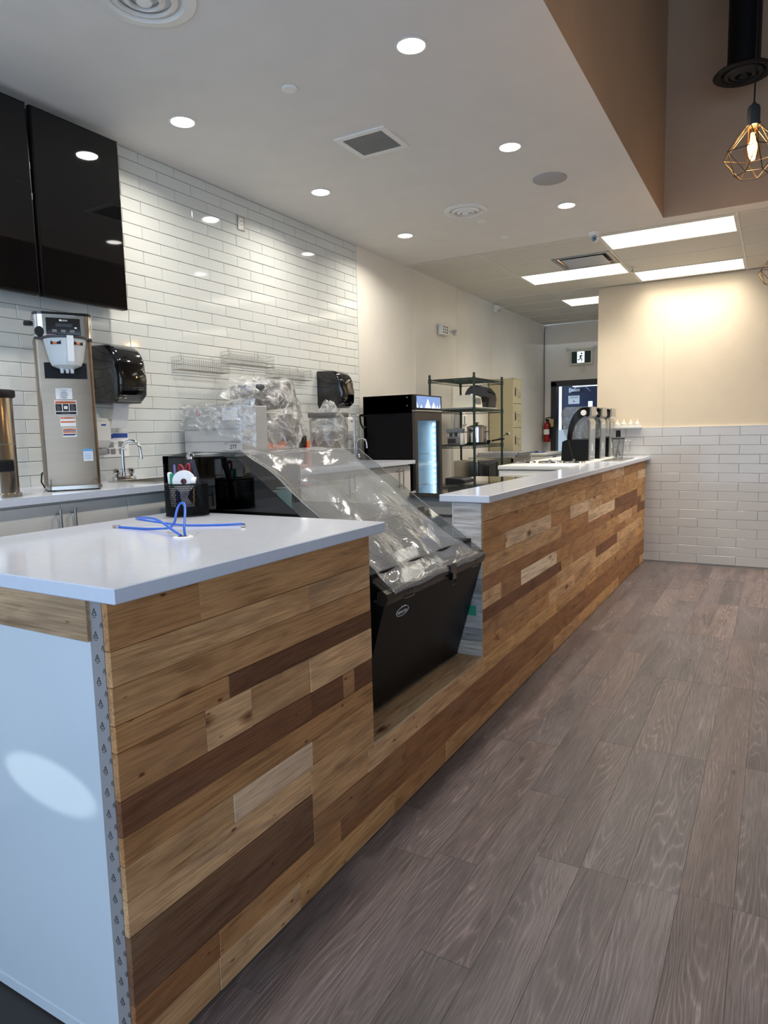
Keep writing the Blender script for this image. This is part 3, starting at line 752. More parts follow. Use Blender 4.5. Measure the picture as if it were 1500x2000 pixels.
m.build('basin', steel, sk, 0)
m = MB(); r = .018
m.frame(sx0-r, sx1+r, sy0-r, sy1+r, r+.008, ZB+.0003, ZB+.005)
m.build('rim', steel, sk, 0)
def faucet(x, y, z, s, label):
    t = thing('faucet', label, 'faucet', (x, y, z), 'gooseneck hand-sink faucets')
    B(x-.022*s, x+.022*s, y-.062*s, y+.062*s, z, z+.024*s, c=.008*s).build('base', chrome, t)
    pts = [(x, y, z+.02*s), (x, y, z+.15*s)]+[(x+.045*s*(1-math.cos(a)), y+.018*s*(1-math.cos(a)), z+.150*s+.05*s*math.sin(a)) for a in [PI*k/10 for k in range(1, 10)]]+[(x+.091*s, y+.037*s, z+.128*s)]
    MB().tube(pts, .0085*s, 12).build('spout', chrome, t)
    MB().cyl(pts[-1], (x+.092*s, y+.0375*s, z+.108*s), .0095*s, .0095*s, 14).build('aerator', chrome, t)
    MB().cyl((x, y, z+.022*s), (x, y, z+.045*s), .014*s, .011*s, 16).build('collar', chrome, t)
    for k in (-1, 1):
        MB().lathe([(.010*s, .022*s), (.010*s, .034*s), (.017*s, .036*s), (.019*s, .048*s), (.017*s, .060*s), (.010*s, .064*s)], (x, y+k*.044*s, z), 10).build('handle', chrome, t)
    return t
faucet(-3.09, 2.50, ZB+.0005, 1.08, 'chrome gooseneck faucet with two knobs beside the coffee brewer')
faucet(-3.16, 5.0, ZB, .95, 'chrome gooseneck faucet beside the tall black fridge')

# thermal coffee server, cut by the left edge
tx, ty = -2.80, 1.632
t = thing('coffee_server', 'tall stainless coffee server with black lid cut by the left edge', 'dispenser', (tx, ty, ZB))
MB().lathe([(.088, 0), (.088, .012), (.080, .016), (.080, .405), (.078, .41)], (tx, ty, ZB), 48).build('body', M('server steel', (172, 163, 150), .2, 1., .05), t)
MB().lathe([(.082, .405), (.092, .412), (.092, .432), (.088, .438), (.02, .442), (.001, .442)], (tx, ty, ZB), 40, (True, True)).build('lid', black, t)
e = Vector((.93, -.30, 0)).normalized(); sd = Vector((-e.y, e.x, 0))
m = MB(); m.M = Matrix.Translation((tx, ty, ZB))@Matrix.Rotation(math.atan2(e.y, e.x), 4, 'Z')
m.box(.070, .100, -.046, .046, .105, .155, c=.008); m.build('handle', black, t)
MB().lathe([(.0806, .215), (.0806, .218)], (tx, ty, ZB), 40, (False, False)).build('seam', steeld, t)

# coffee brewer
bx, by = -2.90, 2.005
t = thing('coffee_brewer', 'tall stainless tea and coffee brewer with white funnel and warning stickers', 'brewer', (bx, by, ZB))
def rbox(x0, x1, y0, y1, z0, z1, r, n=6):
    poly = []
    for cx, cy, a0 in ((x1-r, y1-r, 0), (x0+r, y1-r, PI/2), (x0+r, y0+r, PI), (x1-r, y0+r, 1.5*PI)):
        poly += [(cx+r*math.cos(a0+PI/2*k/n), cy+r*math.sin(a0+PI/2*k/n)) for k in range(n+1)]
    return MB().prism(poly, 'z', z0, z1)
XF = -2.80
rbox(-3.02, -2.85, 1.862, 2.140, ZB+.02, 2.03, .02).build('column', bsteel, t, 40)
rbox(-3.12, XF, 1.862, 2.145, 2.035, 2.132, .045, 8).build('head', chrome, t, 40)
rbox(-3.122, XF+.002, 1.860, 2.147, 2.132, 2.144, .046, 8).build('top_cap', blackg, t, 40)
rbox(-3.118, XF+.001, 1.864, 2.143, 2.027, 2.036, .045, 8).build('head_lip', dgrey, t, 40)
rbox(-3.08, -2.74, 1.866, 2.136, ZB+.006, ZB+.022, .03).build('base_tray', steel, t, 40)
m = MB()
for px, py in ((-3.05, 1.89), (-3.05, 2.11), (-2.77, 1.89), (-2.77, 2.11)): m.cyl((px, py, ZB), (px, py, ZB+.008), .012)
m.build('foot', black, t)
for py in (1.885, 2.105): MB().tube([(-2.845, py, ZB+.022), (-2.835, py, ZB+.05), (-2.775, py, ZB+.05), (-2.765, py, ZB+.022)], .003, 6).build('tray_guide', chrome, t)
pn = B(XF-.002, XF+.004, 1.920, 2.085, 2.045, 2.118, c=.003).build('control_panel', blackg, t)
B(XF+.003, XF+.0048, 1.965, 2.045, 2.080, 2.094).build('screen', M('panel display', (40, 42, 46), .2), pn, 0)
text('\u25a0BUNN', .0105, (XF+.0048, 2.003, 2.107), (0, 1, 0), (0, 0, 1), whitep, pn)
for k in range(3): B(XF+.003, XF+.0046, 1.948+.042*k, 1.970+.042*k, 2.056, 2.067).build('button', grey, pn, 0)
B(XF+.003, XF+.0046, 2.055, 2.066, 2.074, 2.080).build('button', whitep, pn, 0)
MB().cyl((XF-.004, 1.888, 2.056), (XF+.016, 1.888, 2.056), .023, .021, 24).build('dial', black, t)
MB().box(-2.95, -2.90, 1.822, 1.862, 2.096, 2.114, c=.005).build('side_knob', black, t)
B(XF-.0005, XF+.0012, 1.918, 1.968, 2.038, 2.044).build('caution_sticker', oran, t, 0)
# brew funnel
fx, fy = -2.775, 2.003
MB().lathe([(.024, 1.888), (.070, 1.905), (.082, 1.93), (.103, 2.022), (.106, 2.026)], (fx, fy, 0), 36).build('funnel', fros, t)
MB().lathe([(.104, 2.018), (.110, 2.020), (.110, 2.029), (.100, 2.030)], (fx, fy, 0), 36, (False, True)).build('funnel_rim', dgrey, t)
m = MB(); m.prism([(fx+.083, 2.027), (fx+.121, 2.026), (fx+.108, 1.918), (fx+.094, 1.905), (fx+.082, 1.912)], 'y', fy+.000, fy+.030); m.build('funnel_handle', whitep, t)
m = MB()
for k in (-.025, 0, .022): m.cyl((fx+.02, fy+k, 1.900), (fx+.02, fy+k, 1.872), .0105, .008, 10)
m.build('funnel_spout', fros, t)
B(-2.852, -2.838, 1.900, 2.105, 1.855, 1.925).build('drip_guard', black, t, 0)
for a in (-.55, .62):
    m = MB(); m.M = Matrix.Translation((fx, fy, 1.985))@Matrix.Rotation(a, 4, 'Z')@Matrix.Rotation(-.21, 4, 'Y')
    m.box(.090, .0985, -.026, .026, -.014, .014); o = m.build('hot_sticker', ink, t, 0)
    m = MB(); m.M = Matrix.Translation((fx, fy, 1.985))@Matrix.Rotation(a, 4, 'Z')@Matrix.Rotation(-.21, 4, 'Y')
    m.box(.0985, .0990, -.014, .006, -.014, .014); m.build('print', oran, o, 0)
def sticker(y0, y1, z0, z1, mat, name='sticker', x=-2.8497):
    return B(x, x+.0012, y0, y1, z0, z1).build(name, mat, t, 0)
def bars(parent, x, y0, y1, zs, h, mat, name='print'):
    m = MB()
    for z, f0, f1 in zs: m.box(x, x+.0004, y0+(y1-y0)*f0, y0+(y1-y0)*f1, z, z+h)
    return m.build(name, mat, parent, 0)
o = sticker(1.945, 2.025, 1.762, 1.812, paper); bars(o, -2.8485, 1.945, 2.025, [(1.802, .3, .7), (1.795, .4, .6), (1.790, .3, .7), (1.785, .3, .72), (1.778, .25, .75), (1.772, .3, .68), (1.767, .35, .65)], .0018, inkg)
o = sticker(1.936, 2.043, 1.690, 1.756, paper)
bars(o, -2.8485, 1.939, 2.040, [(1.742, 0, 1)], .011, oran); bars(o, -2.8485, 1.939, 2.040, [(1.693, 0, 1), (1.708, 0, .31), (1.708, .35, .64), (1.708, .68, 1)], .0115, ink)
bars(o, -2.8485, 1.939, 2.040, [(1.7195, 0, .31), (1.7195, .35, .64), (1.7195, .68, 1)], .0205, ink)
bars(o, -2.8481, 1.941, 2.040, [(1.73, .04, .16), (1.724, .04, .24), (1.718, .04, .22), (1.712, .04, .2), (1.733, .72, .86), (1.728, .72, .92), (1.722, .72, .95), (1.716, .72, .94), (1.711, .72, .9), (1.697, .25, .7)], .002, inkg)
B(-2.8483, -2.8479, 1.980, 1.998, 1.717, 1.731).build('print', paper, o, 0)
text('\u25b2 WARNING: AVERTISSEMENT', .0062, (-2.8480, 1.9895, 1.7475), (0, 1, 0), (0, 0, 1), ink, o)
o = sticker(1.957, 2.033, 1.638, 1.682, paper); bars(o, -2.8485, 1.959, 2.031, [(1.673, 0, 1), (1.655, 0, 1)], .007, oran)
text('\u25b2 WARNING', .005, (-2.8480, 1.995, 1.6765), (0, 1, 0), (0, 0, 1), ink, o)
o = sticker(1.965, 2.033, 1.590, 1.632, paper); bars(o, -2.8485, 1.967, 2.031, [(1.622, 0, 1), (1.608, 0, 1)], .0065, oran); bars(o, -2.8485, 1.967, 2.031, [(1.616, 0, 1), (1.600, 0, 1), (1.596, 0, .9)], .004, M('sticker blue', (60, 62, 100), .6))
text('\u25b2 WARNING', .005, (-2.8480, 1.999, 1.6253), (0, 1, 0), (0, 0, 1), ink, o)
o = B(-2.8495, -2.8470, 2.058, 2.106, 1.476, 1.532).build('note', paper, t, 0); bars(o, -2.8470, 2.058, 2.106, [(1.521, 0, 1)], .011, skyb)
bars(o, -2.8470, 2.060, 2.104, [(1.512-.0055*k, .05, .95-.1*(k % 2)) for k in range(6)], .0018, skyb)
MB().tube([(-3.0, 1.874, 1.43), (-3.0, 1.855, 1.42), (-3.0, 1.850, 1.38), (-3.0, 1.865, 1.352), (-3.02, 1.88, 1.352)], .004, 6).build('power_cord', black, t)

t.location = (-2.87, 2.035, ZB); t.rotation_euler = (0, 0, math.radians(-31)); t.scale = (.92, .86, 1)

# paper towel dispensers
def towel(x, y0, y1, z0, z1, dep, label, sheet):
    c = (x, (y0+y1)/2, z0); t = thing('towel_dispenser', label, 'dispenser', c, 'black paper towel dispensers')
    W, H = y1-y0, z1-z0; n = 10
    prof = [(x, z0+.012), (x, z1)]
    for k in range(9):
        a = PI/2*k/8; prof.append((x+dep*(.50+.46*math.sin(a)), z1-.003-H*.42*(1-math.cos(a))**1.0))
    prof += [(x+dep, z0+H*.40), (x+dep*.97, z0+H*.12), (x+dep*.80, z0)]
    # rounded shell: shrink the profile towards both ends
    rings = []; m = MB(); nn = len(prof)
    for k, (fy, sc_) in enumerate([(0, .84), (.03, .93), (.09, .985), (.16, 1), (.84, 1), (.91, .985), (.97, .93), (1, .84)]):
        cz = z0+H*.45
        rings.append([(x+(px-x)*sc_, y0+W*fy, cz+(pz-cz)*(.5+.5*sc_)) for px, pz in prof])
    vs = [p for r in rings for p in r]; fs = []
    for k in range(len(rings)-1):
        for i in range(nn): fs.append((k*nn+i, k*nn+(i+1) % nn, (k+1)*nn+(i+1) % nn, (k+1)*nn+i))
    fs += [tuple(range(nn)), tuple(range((len(rings)-1)*nn, len(rings)*nn))]
    m.add(vs, fs); m.build('shell', blackg, t, 50)
    B(x+.004, x+dep*.78, y0+W*.06, y1-W*.1, z0-.004, z0+.014).build('base', dgrey, t, 0)
    # little shield emblem and latch mark
    q = [(x+dep+.0006, y0+W*.84+u, z0+H*.52+v) for u, v in ((-.012, .008), (-.006, .004), (0, .007), (.006, .004), (.012, .008), (0, -.012))]
    MB().tube(q, .0011, 5, True).build('emblem', whitep, t)
    MB().tube([(x+dep*.975+.001, y0+W*.66+u, z0+H*.11+v) for u, v in ((-.009, .006), (-.006, -.004), (.006, -.004), (.009, .006))], .0008, 5).build('latch_mark', grey, t)
    if sheet:
        MB().grid(lambda u, v: (x+dep*.45+.006*math.sin(v*4)-.03*v, y0+W*(.30+.52*u), z0+.004-sheet*v), 6, 8).build('paper_sheet', paper, t)
towel(XW+.001, 2.435, 2.635, 1.772, 2.082, .25, 'black gloss paper towel dispenser beside the coffee brewer', .14)
towel(XW+.001, 4.565, 4.755, 1.792, 2.088, .25, 'black gloss paper towel dispenser near the tall black fridge', .09)
# soap dispensers and hand-wash posters
def soap(y, z, label):
    t = thing('soap_dispenser', label, 'dispenser', (XW, y, z), 'white wall soap dispensers')
    MB().prism([(XW+.001, z), (XW+.06, z+.01), (XW+.085, z+.05), (XW+.085, z+.15), (XW+.06, z+.17), (XW+.001, z+.17)], 'y', y-.05, y+.05).build('body', whitep, t, 30)
    B(XW+.02, XW+.075, y-.035, y+.03, z-.03, z+.002, c=.006).build('push_bar', M('grey lever', (150, 150, 150), .3), t)
    o = B(XW+.085, XW+.0865, y-.012, y+.024, z+.125, z+.142).build('label_plate', paper, t, 0)
    bars(o, XW+.0865, y-.012, y+.024, [(z+.1285, .1, .9)], .009, bluep)
soap(2.44, 1.52, 'white soap dispenser with blue mark just right of the coffee brewer')
soap(4.93, 1.55, 'white soap dispenser with blue mark beside the tall black fridge')
t = thing('handwash_poster', 'hand washing instruction poster with blue banner on the wall behind the faucet', 'poster', (XW, 2.59, 1.50))
B(XW+.0012, XW+.002, 2.50, 2.672, 1.475, 1.612).build('sheet', paper, t, 0)
MB().prism([(2.502, 1.573), (2.55, 1.573), (2.57, 1.582), (2.668, 1.582), (2.668, 1.608), (2.57, 1.608), (2.55, 1.600), (2.502, 1.600)], 'x', XW+.002, XW+.0025).build('banner', bluep, t, 0)
for k, (y, z) in enumerate(((2.506, 1.528), (2.536, 1.528), (2.60, 1.53), (2.506, 1.492), (2.545, 1.490), (2.603, 1.490))):
    B(XW+.002, XW+.0025, y, y+.034, z, z+.032).build('picture', M('poster photo %d' % k, (142-4*k, 142-4*k, 140-4*k), .7, var=.35, vs=90), t, 0)
    bars(t, XW+.002, y+.037, y+.058, [(z+.026, 0, 1), (z+.020, 0, .8)], .0015, inkg, 'caption')

# black menu screens
def screen(y0, y1, label):
    t = thing('menu_screen', label, 'screen', (-3.17, (y0+y1)/2, 2.28), 'wall mounted black screens')
    B(-3.165, -3.125, y0, y1, 2.278, 3.160, c=.004).build('bezel', blacks, t)
    B(-3.1255, -3.1235, y0+.008, y1-.008, 2.290, 3.152).build('panel', tvm, t, 0)
    MB().box(-3.245, -3.165, (y0+y1)/2-.15, (y0+y1)/2+.15, 2.55, 2.95).build('bracket', dgrey, t, 0)
    for z in (3.13, 2.86, 2.72): B(-3.1255, -3.1225, y1-.006, y1-.003, z, z+.03).build('edge_mark', steeld, t, 0)
screen(2.128, 2.628, 'tall black wall screen nearest the white tiles on its right')
screen(1.612, 2.112, 'tall black wall screen cut by the left edge of the picture')

# wire baskets on the wall
def basket(y0, y1, z0, z1, label):
    t = thing('wire_basket', label, 'basket', (XW, (y0+y1)/2, z0), 'wire baskets hung on the tiles')
    m = MB(); x0, x1 = XW+.006, XW+.085; n = int((y1-y0)/.0185); r = .0011
    for k in range(n+1):
        y = y0+(y1-y0)*k/n; m.tube([(x0, y, z1), (x0, y, z0), (x1, y, z0), (x1, y, z1)], r, 4)
    for z in [z0+(z1-z0)*k/4 for k in range(5)]: m.tube([(x1, y0, z), (x1, y1, z)], r*(1.8 if z > z1-.001 else 1), 4)
    for x in [x0+(x1-x0)*k/5 for k in range(6)]: m.tube([(x, y0, z0), (x, y1, z0)], r, 4)
    for y in (y0, y1):
        for k in range(4): z = z0+(z1-z0)*k/3; m.tube([(x0, y, z), (x1, y, z)], r*1.3, 4)
    m.build('mesh', steeld, t, 0)['kind'] = 'stuff'
    for f in (.18, .82):
        y = y0+(y1-y0)*f; MB().tube([(XW+.001, y, z1+.028), (XW+.008, y, z1+.024), (XW+.008, y, z1-.004), (XW+.014, y, z1-.006), (XW+.014, y, z1+.004)], .0018, 5).build('hook', steeld, t)
basket(3.03, 3.455, 1.992, 2.068, 'shallow wire basket hung on the tiles, left of the three')
basket(3.465, 3.925, 2.062, 2.138, 'shallow wire basket hung on the tiles, middle and highest of the three')
basket(3.925, 4.385, 1.995, 2.068, 'shallow wire basket hung on the tiles, right of the three')
t = thing('wall_outlet', 'white wall outlet with dark metal frame high on the tiles', 'outlet', (XW, 3.727, 2.98))
m = MB(); a, b, c, d = 3.692, 3.762, 2.982, 3.077; k = .013
m.box(XW, XW+.008, a, b, c, c+k).box(XW, XW+.008, a, b, d-k, d).box(XW, XW+.008, a, a+k, c+k, d-k).box(XW, XW+.008, b-k, b, c+k, d-k); m.build('frame', steeld, t, 0)
B(XW, XW+.007, a+k, b-k, c+k, d-k).build('plate', whitep, t, 0)
for z in (3.012, 3.037):
    m = MB()
    for y in (3.722, 3.732): m.box(XW+.007, XW+.0078, y-.0015, y+.0015, z, z+.01)
    m.build('slot', ink, t, 0)

# ------------------------------------------------------------------ tall fridge
fx0, fx1, fy0, fy1 = -3.135, -2.63, 5.09, 5.62
t = thing('beverage_fridge', 'tall black beverage fridge with lit glass door and mountain sign', 'fridge', (-2.88, 5.35, 0))
m = MB()
m.box(fx0, fx1-.03, fy0, fy0+.035, .02, 1.893).box(fx0, fx1-.03, fy1-.035, fy1, .02, 1.893).box(fx0, fx0+.03, fy0, fy1, .02, 1.893)
m.box(fx0, fx1-.03, fy0, fy1, 1.74, 1.893).box(fx0, fx1-.03, fy0, fy1, .02, .25); m.build('body', M('black enamel', (8, 8, 11), .3, var=.05, spec=.15), t, 0)
liner = M('fridge liner', (222, 230, 236), .4)
m = MB(); m.box(fx0+.03, fx0+.035, fy0+.035, fy1-.035, .25, 1.74).box(fx0+.035, fx1-.04, fy0+.035, fy0+.040, .25, 1.74).box(fx0+.035, fx1-.04, fy1-.040, fy1-.035, .25, 1.74).box(fx0+.03, fx1-.04, fy0+.035, fy1-.035, 1.735, 1.74)
m.build('liner', liner, t, 0)
hd = MB().box(fx1-.03, fx1, fy0, fy1, 1.765, 1.893, c=.004).build('header', black, t)
B(fx1, fx1+.002, fy0+.035, fy1-.03, 1.782, 1.882).build('sign_panel', emis('sign blue', (120, 150, 205), .55), hd, 0)
m = MB()
for y, h, wd in ((5.125, .05, .028), (5.21, .028, .020), (5.335, .078, .058), (5.45, .052, .042), (5.525, .026, .018), (5.585, .04, .02)):
    m.prism([(max(y-wd, fy0+.035), 1.783), (min(y+wd, fy1-.03), 1.783), (y, 1.783+h)], 'x', fx1+.002, fx1+.0026)
m.build('mountain_print', emis('sign white', (240, 243, 248), .8), hd, 0)
B(fx1-.03, fx1+.004, fy0, fy1, 1.750, 1.764, c=.003).build('hinge_bar', steeld, t)
dr = MB(); a, b = fy0+.004, fy1-.004
dr.box(fx1-.028, fx1, a, a+.045, .2, 1.745).box(fx1-.028, fx1, b-.042, b, .2, 1.745).box(fx1-.028, fx1, a+.045, b-.042, 1.675, 1.745).box(fx1-.028, fx1, a+.045, b-.042, .2, .26)
d = dr.build('door', M('door frame bronze', (66, 60, 56), .35, .3), t, 0)
B(fx1-.018, fx1-.012, a+.045, b-.042, .26, 1.675).build('glass', clear('fridge glass', (225, 238, 246), .03, .04), d, 0)
for k, z in enumerate((.55, .83, 1.11, 1.385)):
    m = MB()
    for i in range(15): y = fy0+.06+(fy1-fy0-.12)*i/14; m.tube([(fx0+.05, y, z), (fx1-.08, y, z)], .002, 4)
    for x in (fx0+.05, fx1-.08): m.tube([(x, fy0+.05, z), (x, fy1-.05, z)], .004, 5)
    m.build('shelf', whitep, t, 0)
m = MB()
for i in range(26): m.box(fx1-.062, fx1-.052, fy1-.062, fy1-.050, .33+.052*i, .356+.052*i)
m.build('led_strip', emis('cool led', (225, 245, 255), 6.), t, 0)
B(fx0+.036, fx0+.05, 5.34, 5.36, .3, 1.45).build('shelf_rail', dgrey, t, 0)
lamp('led_glow', 'AREA', (fx1-.075, fy1-.08, 1.0), .55, (.85, .95, 1), t, .03, 1.3, (PI/2, 0, PI*.25))
for z in (1.87, 1.80): MB().cyl((-2.70, fy0, z), (-2.70, fy0-.003, z), .006, .006, 10).build('screw', steeld, t)

# ------------------------------------------------------------------ green wire shelving and what stands on it
ax0, ax1, ay0, ay1 = -3.15, -2.655, 6.445, 7.245
t = thing('wire_shelving', 'dark green wire shelving unit against the white wall panels', 'shelving', (-2.9, 6.85, 0))
for x in (ax0, ax1):
    for y in (ay0, ay1):
        p = MB().cyl((x, y, .02), (x, y, 2.15), .0125, .0125, 12).cyl((x, y, 2.15), (x, y, 2.163), .014, .012, 12)
        for k in range(20): p.cyl((x, y, .1+.1*k), (x, y, .104+.1*k), .0132, .0132, 10)
        o = p.build('post', green, t)
        MB().cyl((x, y, 0), (x, y, .025), .016, .012, 12).build('foot', black, o)
tiers = (2.112, 1.800, 1.432, 1.02, .2)
for z in tiers:
    m = MB(); r = .0035
    for zz in (z, z-.026):
        m.tube([(ax0, ay0, zz), (ax1, ay0, zz)], r, 6).tube([(ax1, ay0, zz), (ax1, ay1, zz)], r, 6).tube([(ax1, ay1, zz), (ax0, ay1, zz)], r, 6).tube([(ax0, ay1, zz), (ax0, ay0, zz)], r, 6)
    def zig(a, b, n):
        a = Vector(a); b = Vector(b); return [a.lerp(b, k/n)+Vector((0, 0, -.026*(k % 2))) for k in range(n+1)]
    for a, b, n in (((ax0, ay0, z), (ax1, ay0, z), 22), ((ax1, ay0, z), (ax1, ay1, z), 34), ((ax1, ay1, z), (ax0, ay1, z), 22), ((ax0, ay1, z), (ax0, ay0, z), 34)): m.tube(zig(a, b, n), .0022, 5)
    for k in range(1, 33): y = ay0+(ay1-ay0)*k/33; m.tube([(ax0, y, z+.003), (ax1, y, z+.003)], .0019, 4)
    for x in (-3.02, -2.9, -2.78): m.tube([(x, ay0, z-.002), (x, ay1, z-.002)], .003, 5)
    for x in (ax0, ax1):
        for y in (ay0, ay1): m.cyl((x, y, z-.035), (x, y, z+.012), .018, .016, 12)
    m.build('shelf', green, t, 40)
z2, z3, z4 = tiers[1]+.005, tiers[2]+.005, tiers[3]+.005
# tier 2: white trays, printer, spare dispenser
o = B(-3.10, -2.70, 6.50, 7.15, z2, z2+.012, c=.004).box(-3.12, -2.68, 6.48, 7.17, z2+.012, z2+.018, c=.003).build('serving_tray', whitep, None, 35, (-2.9, 6.8, z2)); solo(o, 'flat white tray under the printer on the green shelving', 'tray')
zz = z2+.0185
t = thing('receipt_printer', 'cream receipt printer on the white tray of the green shelving', 'printer', (-2.80, 6.66, zz))
MB().prism([(-2.92, zz), (-2.70, zz), (-2.70, zz+.02), (-2.715, zz+.105), (-2.76, zz+.125), (-2.88, zz+.125), (-2.92, zz+.085)], 'y', 6.56, 6.78).build('body', offw, t, 20)
B(-2.706, -2.698, 6.60, 6.74, zz+.03, zz+.085, c=.003).build('front_panel', grey, t)
B(-2.703, -2.695, 6.61, 6.73, zz+.088, zz+.093).build('paper_slot', ink, t, 0)
MB().box(-2.75, -2.715, 6.565, 6.60, zz+.1, zz+.135, c=.006).build('cover_catch', whitep, t)
tw = [o for o in bpy.data.objects if o.name.startswith('towel_dispenser')]
t = thing('towel_dispenser', 'black gloss dispenser lying spare on the green shelving behind the printer', 'dispenser', (-2.85, 7.0, zz))
pf = [(-2.96, zz)]+[(-2.84-.12*math.cos(a), zz+.09+.155*math.sin(a)) for a in [PI*k/12 for k in range(0, 7)]]+[(-2.72+.02*math.sin(a)-.12*(1-math.sin(a)) if False else -2.84+.17*math.sin(a), zz+.09+.155*math.cos(a)) for a in [PI/2*k/8 for k in range(1, 9)]]+[(-2.685, zz)]
MB().prism(pf, 'y', 6.90, 7.12).build('shell', blackg, t, 40)
MB().box(-2.95, -2.70, 6.893, 6.90, zz+.004, zz+.06, c=.002).build('side_plate', dgrey, t)
# tier 3: food processor, rice cooker, lidded pan, ladle
def pot(cx, cy, z, r, h, label):
    t = thing('stock_pot', label, 'pot', (cx, cy, z))
    MB().lathe([(r*.9, .012), (r, .02), (r, h), (r*1.03, h+.003)], (cx, cy, z), 32).build('body', chrome, t)
    MB().lathe([(r*1.05, h+.003), (r*1.05, h+.009), (r*.6, h+.026), (.02, h+.032)], (cx, cy, z), 32).build('lid', steel, t)
    MB().lathe([(.010, h+.03), (.010, h+.044), (.026, h+.047), (.026, h+.054), (.001, h+.056)], (cx, cy, z), 16).build('lid_knob', black, t)
    MB().lathe([(r*1.02, 0), (r*1.02, .022)], (cx, cy, z), 32).build('base', black, t)
    for k in (-1, 1):
        MB().tube([(cx+.02, cy+k*r*.98, z+h*.82), (cx+.02, cy+k*(r+.035), z+h*.83), (cx-.02, cy+k*(r+.035), z+h*.83), (cx-.02, cy+k*r*.98, z+h*.82)], .006, 6).build('handle', black, t)
        MB().box(cx+k*r*.97, cx+k*(r+.03), cy-.025, cy+.025, z+h*.72, z+h*.77, c=.003).build('handle', black, t)
pot(-2.765, 6.78, z3, .105, .175, 'large lidded steel pot on the green shelving')
t = thing('food_processor', 'grey food processor beside the steel pot on the green shelving', 'processor', (-2.93, 6.62, z3))
B(-3.00, -2.865, 6.53, 6.68, z3, z3+.085, c=.008).build('base', grey, t)
B(-3.005, -2.86, 6.525, 6.685, z3+.125, z3+.17, c=.006).build('head', M('blue grey plastic', (112, 118, 126), .35), t)
for x in (-2.99, -2.935, -2.88): B(x, x+.012, 6.535, 6.675, z3+.085, z3+.125).build('pillar', alum, t, 0)
B(-2.865, -2.845, 6.56, 6.64, z3, z3+.12, c=.004).build('side_arm', whitep, t)
B(-2.985, -2.90, 6.526, 6.53, z3+.02, z3+.065).build('front_plate', dgrey, t, 0)
t = thing('frying_pan', 'black pan with long handle behind the steel pot on the green shelving', 'pan', (-2.80, 7.05, z3))
MB().lathe([(.07, .002), (.085, .035), (.088, .037), (.083, .034), (.068, .006), (.001, .006)], (-2.80, 7.05, z3), 28, (True, False)).build('body', black, t)
MB().tube([(-2.70, 7.05, z3+.032), (-2.56, 7.06, z3+.05)], .008, 8).build('handle', black, t)
t = thing('ladle', 'steel ladle leaning out of the green shelving beside the lockers', 'ladle', (-2.66, 7.15, z3+.006))
MB().tube([(-2.76, 7.20, z3+.012), (-2.60, 7.21, z3+.092)], .004, 6).build('handle', steel, t)
MB().lathe([(.001, 0), (.02, .006), (.03, .024), (.031, .028)], (-2.575, 7.215, z3+.085), 18, (False, False)).build('bowl', steel, t)
# tier 4: microwave oven
t = thing('microwave_oven', 'stainless microwave oven low on the green shelving with black loop handle', 'microwave', (-2.8, 6.85, z4))
B(-2.935, -2.665, 6.55, 7.12, z4, z4+.245, c=.006).build('body', steel, t)
B(-2.667, -2.645, 6.56, 7.11, z4+.008, z4+.238, c=.005).build('door', dgrey, t)
B(-2.647, -2.6435, 6.66, 7.0, z4+.03, z4+.20).build('window', blackg, t, 0)
for y in (6.60, 6.66, 6.72): MB().tube([(-2.645, y, z4+.05), (-2.615, y, z4+.07), (-2.615, y, z4+.19), (-2.645, y, z4+.21)], .008, 8).build('handle', black, t)
B(-2.647, -2.643, 7.03, 7.09, z4+.03, z4+.21).build('control_panel', black, t, 0)
# wall things behind the shelving
t = thing('soap_dispenser', 'white soap dispenser on the wall behind the steel pot', 'dispenser', (XW+.003, 7.18, 1.66), 'white wall soap dispensers')
MB().prism([(XW+.004, 1.62), (XW+.07, 1.62), (XW+.10, 1.66), (XW+.10, 1.76), (XW+.07, 1.80), (XW+.004, 1.80)], 'y', 7.28, 7.42).build('body', whitep, t, 30)
B(XW+.1, XW+.1015, 7.33, 7.36, 1.66, 1.75).build('level_window', grey, t, 0)
t = thing('wall_outlet', 'cream wall outlet between the green shelving and the lockers', 'outlet', (XW+.004, 8.0, 1.60))
B(XW+.004, XW+.010, 7.94, 8.03, 1.55, 1.68, c=.002).build('plate', offw, t)
for z in (1.58, 1.63): B(XW+.010, XW+.011, 7.965, 8.005, z, z+.026).build('socket', whitep, t, 0)

# ------------------------------------------------------------------ lockers
t = thing('locker', 'narrow putty coloured locker column with louvred doors', 'locker', (-3.06, 8.5, 0))
lx0, lx1, ly0, ly1 = -3.23, -2.909, 8.345, 8.665
B(lx0, lx1-.012, ly0, ly1, .05, 2.232).build('body', lockm, t, 0)
B(lx0+.02, lx1-.03, ly0+.02, ly1-.02, 0, .05).build('base', dgrey, t, 0)
MB().box(lx1-.013, lx1, ly0-.001, ly0+.012, .05, 2.233).box(lx1-.013, lx1, ly1-.012, ly1+.001, .05, 2.233).box(lx1-.013, lx1, ly0-.001, ly1+.001, 2.222, 2.234).build('frame', lockm, t, 0)
zs = [2.222-.307*k for k in range(8)]
for k in range(7):
    z1, z0 = zs[k]-.003, zs[k+1]+.003
    d = B(lx1-.012, lx1+.001, ly0+.014, ly1-.014, max(z0, .06), z1, c=.002).build('door', lockm, t)
    B(lx1+.001, lx1+.004, ly0+.06, ly0+.115, z1-.21, z1-.10, c=.001).build('handle_cup', steeld, d)
    B(lx1+.004, lx1+.006, ly0+.075, ly0+.10, z1-.20, z1-.12).build('latch', dgrey, d, 0)
    m = MB()
    for i in range(5): m.prism([(lx1+.001, z1-.12-.022*i), (lx1+.008, z1-.128-.022*i), (lx1+.001, z1-.130-.022*i)], 'y', ly1-.14, ly1-.05)
    m.build('louvre', lockm, d, 0)
